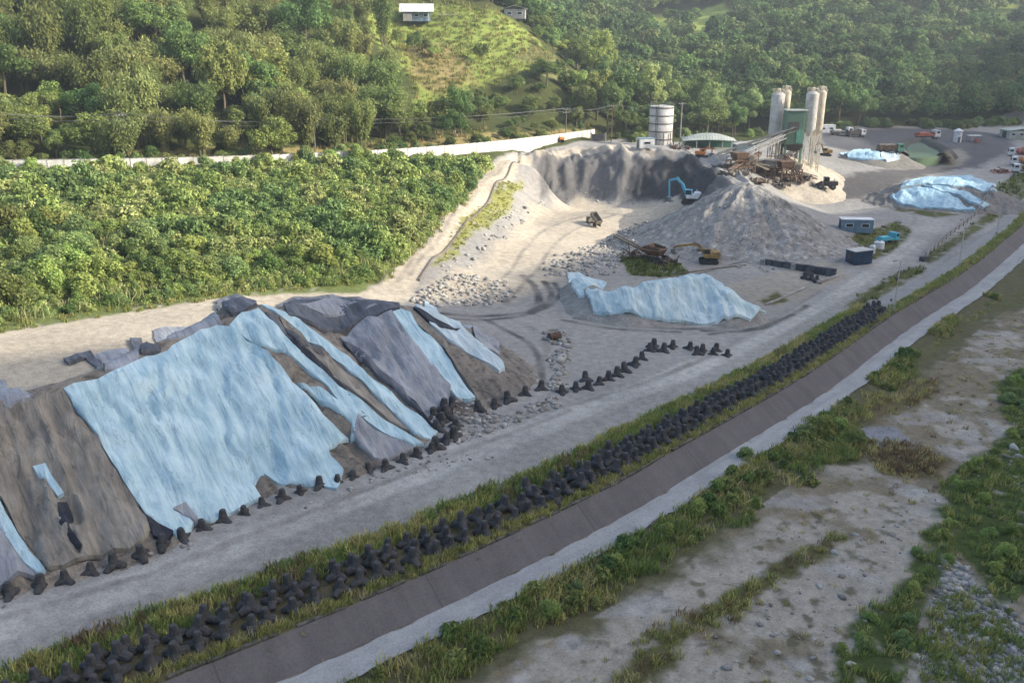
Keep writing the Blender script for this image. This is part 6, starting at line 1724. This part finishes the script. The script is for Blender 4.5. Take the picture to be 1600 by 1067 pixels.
def drumlike(px, py, label):
    t = thing('steel_drum', at(px, py), .5, label, 'drum')
    MB().tube([(-.8, 0, .55), (.8, 0, .55)], .55, n=16).build('shell', M_RUST, t, smooth=True)
    for a in (-.78, -.25, .25, .78): MB().tube([(a - .04, 0, .55), (a + .04, 0, .55)], .59, n=16).build('hoop', M_DSTEEL, t)
drumlike(866, 531, 'rusty steel drum lying in the line of rubble')

scrap(990, 402, 'rusty iron scrap lying left of the screening machine', M_RUST, M_MUD, 41, 16, 2.4)
scrap(1040, 412, 'brown iron scrap in the weeds right of the screening machine', M_RUST, M_DSTEEL, 42, 14, 2.2)
# ------------------------------------------------------------------ far yard
def mixer_row():
    for px, py, m, lab in ((1592, 246, M_REDP, 'mixer truck with a faded red drum, farthest of the three at the right edge'), (1597, 260, M_ORANGE, 'mixer truck with a dark orange drum, middle of the three at the right edge'), (1601, 272, M_YELL, 'mixer truck with a yellow orange drum, nearest of the three at the right edge')):
        truck(at(px, py), math.pi - .35, M_WHITE, M_WHITE, lab, 'mixer', drum_m=m, cat='mixer truck', sc=1.0)
mixer_row()
truck(at(1392, 240), -.05, M_TEALG, M_RUST, 'dump truck with a green cab and a tan load by the far sheets', load=M_BELT)
truck(at(1316, 212), .05, M_WHITE, M_STEEL, 'white flatbed truck parked at the forest edge, left one', 'flat', load=M_SILO)
truck(at(1338, 214), .2, M_WHITE, M_DSTEEL, 'white cab dump truck parked at the forest edge, right one', sc=.9)
truck(at(1450, 218), .15, M_WHITE, M_REDP, 'long flatbed truck with a reddish bed left of the small white silo', 'flat', load=M_REDP, sc=1.15)
box_with('container_office', at(1290, 207), .05, (6, 2.5, 2.6), M_WHITE, M_WHITE, 'white container office right behind the cement silos', 'container', windows=2)
def small_silo():
    t = thing('silo', at(1495, 222, -.1), 0, 'small white silo with a conical cap in the shaded far yard', 'silo')
    MB().tube([(0, 0, 0), (0, 0, .3), (0, 0, 3.9)], [1.45, 1.4, 1.4], n=22).build('shell', M_WHITE, t, smooth=True)
    MB().tube([(0, 0, 3.9), (0, 0, 4.05), (0, 0, 4.9)], [1.75, 1.7, .15], n=22).build('cap', M_WHITE, t)
    MB().box((0, -1.4, 1.0), (.8, .12, 1.9)).build('door', M_STEEL, t)
small_silo()
def canopy():
    t = thing('canopy', at(1521, 222, -.1), .1, 'low open canopy with a flat white top right of the small silo', 'canopy')
    MB().box((0, 0, 2.4), (4.6, 2.6, .14)).build('roof', M_WHITE, t)
    for a in (-2.1, 2.1):
        for b in (-1.1, 1.1): MB().box((a, b, 1.17), (.12, .12, 2.32)).build('post', M_STEEL, t)
    MB().box((1.2, 0, .6), (1.2, 1.4, 1.2), bev=.08).build('machine_box', M_REDP, t)
canopy()
box_with('long_shed', at(1600, 216), .08, (16, 6, 3.0), M_PGREEN, M_PGREEN, 'long pale green shed below the dark trees at the right edge', 'shed', windows=5, pitch=.9, over=.3)
# pond
def pond():
    p = hits([(1418, 232), (1438, 228), (1452, 238), (1470, 252), (1462, 258), (1436, 259), (1416, 255), (1410, 243)], GB)
    zc = max(gz(*q) for q in p) * .5 + min(gz(*q) for q in p) * .5
    P = smooth_line(p + [p[0]], 5)[:-1]
    m, nt, b = mat_new('pond_water'); b.inputs['Base Color'].default_value = (.10, .15, .085, 1); b.inputs['Roughness'].default_value = .25
    mb = MB(); n = len(P)
    zt = max(gz(*q) for q in P) + .06
    mb.add([(a, b_, zt) for a, b_ in P] + [(a, b_, zt - 3) for a, b_ in P], [tuple(range(n))] + [(i, i + n, (i + 1) % n + n, (i + 1) % n) for i in range(n)])
    tag(mb.build('water', m), kind='structure')
    # bank round it
    rim = smooth_line(hits([(1408, 252), (1404, 240), (1412, 229), (1438, 224), (1458, 233), (1478, 250), (1474, 258)], GB), 8)
    V = []; F = []
    for i, (a, b_) in enumerate(rim):
        j = min(i + 1, len(rim) - 1); k = max(i - 1, 0); tx, ty = rim[j][0] - rim[k][0], rim[j][1] - rim[k][1]; l = math.hypot(tx, ty); nx, ny = -ty / l, tx / l
        hh = 1.1 + .5 * random.random()
        for q, zq in ((-3.0, -.8), (-1.6, hh * .55), (-.4, hh), (.6, hh * .95), (1.8, hh * .4), (3.0, -.8)):
            q *= random.uniform(.85, 1.15); V.append((a + nx * q, b_ + ny * q, zt + zq - .1))
    for i in range(len(rim) - 1):
        for q in range(5): F.append((i * 6 + q, i * 6 + q + 1, i * 6 + q + 7, i * 6 + q + 6))
    o = mesh_obj('earth_bank', V, F, paint('bank_soil', (.085, .082, .07), rough=.95, c2=(.05, .05, .042), bump=.1), smooth=True)
    tag(o, 'dark earth bank curving round the green pond', 'bank')
pond()

# ------------------------------------------------------------------ middle yard
def retaining():
    a, b = hit(1192, 412), hit(1306, 433); L = math.hypot(b[0] - a[0], b[1] - a[1]); rz = math.atan2(b[1] - a[1], b[0] - a[0])
    t = thing('retaining_wall', (a[0], a[1], -.1), rz, 'low dark retaining wall of concrete blocks below the cone pile', 'wall')
    n = 7
    for k in range(n):
        w = L / n; MB().box((w * (k + .5), 0, .85), (w - .1, .7, 1.8 - .1 * (k % 2)), bev=.05).build('block', M_DCONC, t)
    for k in (0, 3): MB().box((L / n * k + .1, -.55, .8), (.8, .5, 1.9), bev=.05).build('pier', M_CONC, t)
retaining()
def lowwall(name, pix, h, w, mat, label, cat, seg=4.0, z0=-.15, grid=None):
    P = smooth_line(hits(pix, grid or GB), 5); t = thing(name, (P[0][0], P[0][1], 0), 0, label, cat); mb = MB()
    pts = pline(P, seg)
    for i in range(len(pts) - 1):
        a, b = pts[i], pts[i + 1]; L = math.hypot(b[0] - a[0], b[1] - a[1]); za, zb = gz(a[0], a[1]), gz(b[0], b[1])
        mb.bar((a[0] - P[0][0], a[1] - P[0][1], za + h / 2 + z0), (b[0] - P[0][0], b[1] - P[0][1], zb + h / 2 + z0), w, h)
    mb.build('kerb_blocks', mat, t)
lowwall('low_wall', [(812, 252), (768, 304), (722, 357), (690, 397), (650, 447)], .45, .3, M_TIMBER, 'low concrete kerb wall down the right side of the sunny ramp', 'wall', 2.5)
lowwall('low_wall', [(1196, 477), (1230, 463), (1264, 447)], .4, .35, M_CONC, 'thin pale kerb on the bare ground beside the pleated sheet heap', 'wall', 2.0)
lowwall('low_wall', [(1060, 428), (1120, 420), (1180, 414)], .35, .3, M_TIMBER, 'thin kerb line from the yellow excavator to the retaining wall', 'wall', 2.0)
t = thing('concrete_beam', at(1294, 438), face(1272, 444, 1320, 428), 'long pale concrete beam lying by the retaining wall', 'beam')
MB().box((0, 0, .25), (6.8, .5, .5), bev=.04).build('beam', M_CONC, t); MB().box((-3.0, 0, .02), (.5, .9, .3)).build('bearer', M_RUST, t)
for a, b in ((1258, 436), (1268, 438), (1276, 441), (1262, 430)):
    x, y = hit(a, b); put_tet(x, y, gz(x, y) - .1, random.uniform(0, 6), .72, 'dark tetrapod in the small bunch before the retaining wall', 'tetrapods bunched before the retaining wall')
box_with('portable_cabin', at(1336, 362), -.12, (6.4, 2.6, 2.7), M_BLUEG, M_WHITE, 'pale blue grey cabin with a white roof beside the cone pile', 'cabin', windows=2)
t = thing('water_tank', at(1356, 362), 0, 'tall narrow white tank at the right end of the grey cabin', 'tank')
MB().tube([(0, 0, 0), (0, 0, 2.5), (0, 0, 2.8)], [.5, .5, .2], n=16).build('shell', M_WHITE, t, smooth=True); MB().tube([(0, 0, 2.78), (0, 0, 2.9)], .2, n=10).build('lid', M_STEEL, t)
box_with('container', at(1341, 411), .42, (4.2, 2.5, 2.5), M_DBLUE, M_SILO, 'dark blue container with a pale grey roof at the road bend', 'container')
for px, py, r, h, lab in ((1362, 398, .55, 2.0, 'upright white tank touching the dark blue container'), (1373, 388, 1.0, 1.5, 'squat white tank between the container and the turquoise truck')):
    t = thing('water_tank', at(px, py), 0, lab, 'tank')
    MB().tube([(0, 0, 0), (0, 0, h * .85), (0, 0, h)], [r, r, r * .5], n=18).build('shell', M_WHITE, t, smooth=True); MB().tube([(0, 0, h - .02), (0, 0, h + .12)], r * .3, n=10).build('lid', M_STEEL, t)
truck(at(1387, 380), .55, M_TEAL, M_TEAL, 'small turquoise truck parked in the weeds beside the squat white tank', 'flat', load=M_TEAL, sc=.72)

# guard rail, lamps
def guard_rail():
    P = smooth_line(hits([(1446, 404), (1480, 372), (1515, 345), (1548, 316), (1562, 306)], GB), 6); t = thing('guard_rail', (P[0][0], P[0][1], 0), 0, 'pale guard rail on posts beside the embankment track', 'guard rail')
    pts = pline(P, 2.0); rail = MB(); ox, oy = P[0][0], P[0][1]
    for i in range(len(pts) - 1):
        a, b = pts[i], pts[i + 1]
        for z, h in ((1.05, .3), (.55, .2)): rail.bar((a[0] - ox, a[1] - oy, gz(a[0], a[1]) + z), (b[0] - ox, b[1] - oy, gz(b[0], b[1]) + z), .1, h)
        if i % 2 == 0: MB().box((a[0] - ox, a[1] - oy, gz(a[0], a[1]) + .5), (.16, .16, 1.3)).build('post', M_STEEL, t)
    rail.build('rail', M_CONC, t)
guard_rail()
t = thing('concrete_block', at(1444, 408), .5, 'dark concrete block at the near end of the guard rail', 'block')
MB().box((0, 0, .45), (1.8, 1.1, .95), bev=.08).build('block', M_DCONC, t); MB().box((.2, 0, 1.0), (.5, .3, .16)).build('lifting_lug', M_STEEL, t)
def lamp(px, py, top, label, arm=1.2):
    x, y, z = at(px, py); s = (py - 60) * .9463 / (CAM_H - z); Hh = (py - top) / s / .96
    t = thing('street_lamp', (x, y, z - .1), math.pi + .6, label, 'street lamp')
    MB().tube([(0, 0, 0), (0, 0, Hh * .6), (0, 0, Hh)], [.11, .085, .06], n=10).build('pole', M_SILO, t, smooth=True)
    MB().tube([(0, 0, Hh - .1), (arm * .5, 0, Hh + .15), (arm, 0, Hh + .2)], [.05, .045, .04], n=6).build('arm', M_SILO, t)
    MB().box((arm + .3, 0, Hh + .2), (.8, .3, .14), bev=.03).build('lamp_head', M_STEEL, t)
    MB().box((0, 0, .25), (.4, .4, .5), bev=.03).build('footing', M_CONC, t)
    return t
l1 = lamp(1396, 488, 408, 'lamp post with a dark box on it, where the tetrapods end')
MB().box((.0, -.2, 5.4), (.45, .35, .6), bev=.03).build('control_box', M_DSTEEL, l1)
lamp(1497, 420, 345, 'second lamp post along the track, beside the grass patch'); lamp(1557, 366, 298, 'farthest lamp post along the track, near the right picture edge')
t = thing('sign_post', at(1389, 492), 0, 'short bare post just left of the lamp post with the box', 'post')
MB().tube([(0, 0, -.2), (0, 0, 2.6)], .06, n=8).build('post', M_SILO, t); MB().box((0, -.05, 2.35), (.35, .04, .45)).build('plate', M_STEEL, t)

# ------------------------------------------------------------------ houses on the hill
x, y, z = hx[0]; z = max(float(GB(x, y)), z) + 1.6
t = box_with('hill_house', (x, y, z - .4), .08, (9.5, 5.5, 3.4), M_BLUEG, M_WHITE, 'hill house with a bright white lean-to roof on the grassy spur', 'house', windows=3, over=.3, ribs=1)
MB().box((0, -.6, 4.5), (12.0, 8.0, .16), rx=.36).build('upper_roof', M_WHITE, t)
MB().box((-3.2, -3.6, 1.2), (3.0, 1.6, 2.4), bev=.05).build('porch', M_CONC, t)
for k in (-4.2, 4.2): MB().box((k, -3.2, 1.9), (.18, .18, 3.8)).build('post', M_WHITE, t)
x, y, z = hx[1]; z = float(GB(x, y))
box_with('hill_house', (x, y, z - .4), -.1, (7.5, 5, 3.4), M_CONC, M_SILO, 'grey hill house cut by the top picture edge', 'house', windows=2, pitch=1.2, over=.5, ribs=1)
for px, py, lab in ((700, 34, 'bare timber trellis frame right of the white roofed hill house'),):
    t = thing('trellis', at(px, py, -.2), .1, lab, 'trellis'); mb = MB()
    for a in range(5):
        for b in (0, 2.5): mb.box((a * 1.8 - 3.6, b, 1.2), (.12, .12, 2.6))
    mb.build('posts', M_TIMBER, t); mb = MB()
    for b in (0, 2.5): mb.box((0, b, 2.56), (7.6, .1, .1))
    for a in range(9): mb.box((a * .9 - 3.6, 1.25, 2.66), (.08, 2.9, .08))
    mb.build('slats', M_SILO, t)
def gate():
    t = thing('metal_gate', at(935, 221), .3, 'grey metal gate at the end of the white wall', 'gate')
    MB().box((0, 0, 1.2), (4.6, .08, 2.2)).build('leaf', M_STEEL, t)
    for s in (-2.4, 2.4): MB().box((s, 0, 1.3), (.25, .25, 2.8)).build('post', M_CONC, t)
    mb = MB()
    for k in range(12): mb.box((-2.1 + k * .38, -.07, 1.2), (.08, .06, 2.1))
    mb.build('bars', M_DSTEEL, t)
gate()
# ------------------------------------------------------------------ air
h0, h1 = float(GZ.min()) - 1.0, float(GZ.max()) + 22.0
hz_ = MB().box((0, 0, 0), (2700, 2700, h1 - h0)).build('haze', None)
hz_.location = (0, 0, (h0 + h1) / 2)
m = bpy.data.materials.new('haze'); m.use_nodes = True; nt = m.node_tree; nt.nodes.clear()
vo = nt.nodes.new('ShaderNodeVolumePrincipled'); ou = nt.nodes.new('ShaderNodeOutputMaterial')
vo.inputs['Color'].default_value = (.80, .88, .95, 1); vo.inputs['Density'].default_value = HAZE; vo.inputs['Anisotropy'].default_value = .3
nt.links.new(vo.outputs[0], ou.inputs['Volume'])
hz_.data.materials.append(m); tag(hz_, kind='stuff')
# ------------------------------------------------------------------ light
w = bpy.data.worlds.new('World'); SC.world = w; w.use_nodes = True
nt = w.node_tree
sky = nt.nodes.new('ShaderNodeTexSky'); sky.sky_type = 'NISHITA'; sky.sun_disc = False
sky.sun_elevation = R(SUN_EL)
az = math.atan2(SUN_DX, SUN_DY)          # from +Y clockwise
sky.sun_rotation = az
sky.altitude = 300; sky.air_density = 1.0; sky.dust_density = 4.0; sky.ozone_density = 0.5
bg = nt.nodes['Background']; bg.inputs['Strength'].default_value = SKY_STR
nt.links.new(sky.outputs[0], bg.inputs['Color'])
sd = bpy.data.lights.new('sun', 'SUN'); sd.energy = SUN_STR; sd.angle = R(0.6); sd.color = (1.0, 0.92, 0.78)
so = bpy.data.objects.new('sun', sd); COL.objects.link(so)
ce = math.cos(R(SUN_EL))
sv = Vector((SUN_DX * ce, SUN_DY * ce, math.sin(R(SUN_EL))))
so.rotation_euler = sv.to_track_quat('Z', 'Y').to_euler()
so.location = sv * 300
SC.view_settings.view_transform = 'Standard'
SC.view_settings.look = 'None'
SC.view_settings.exposure = EXPO
SC.view_settings.gamma = 1.0
SC.view_settings.use_curve_mapping = False
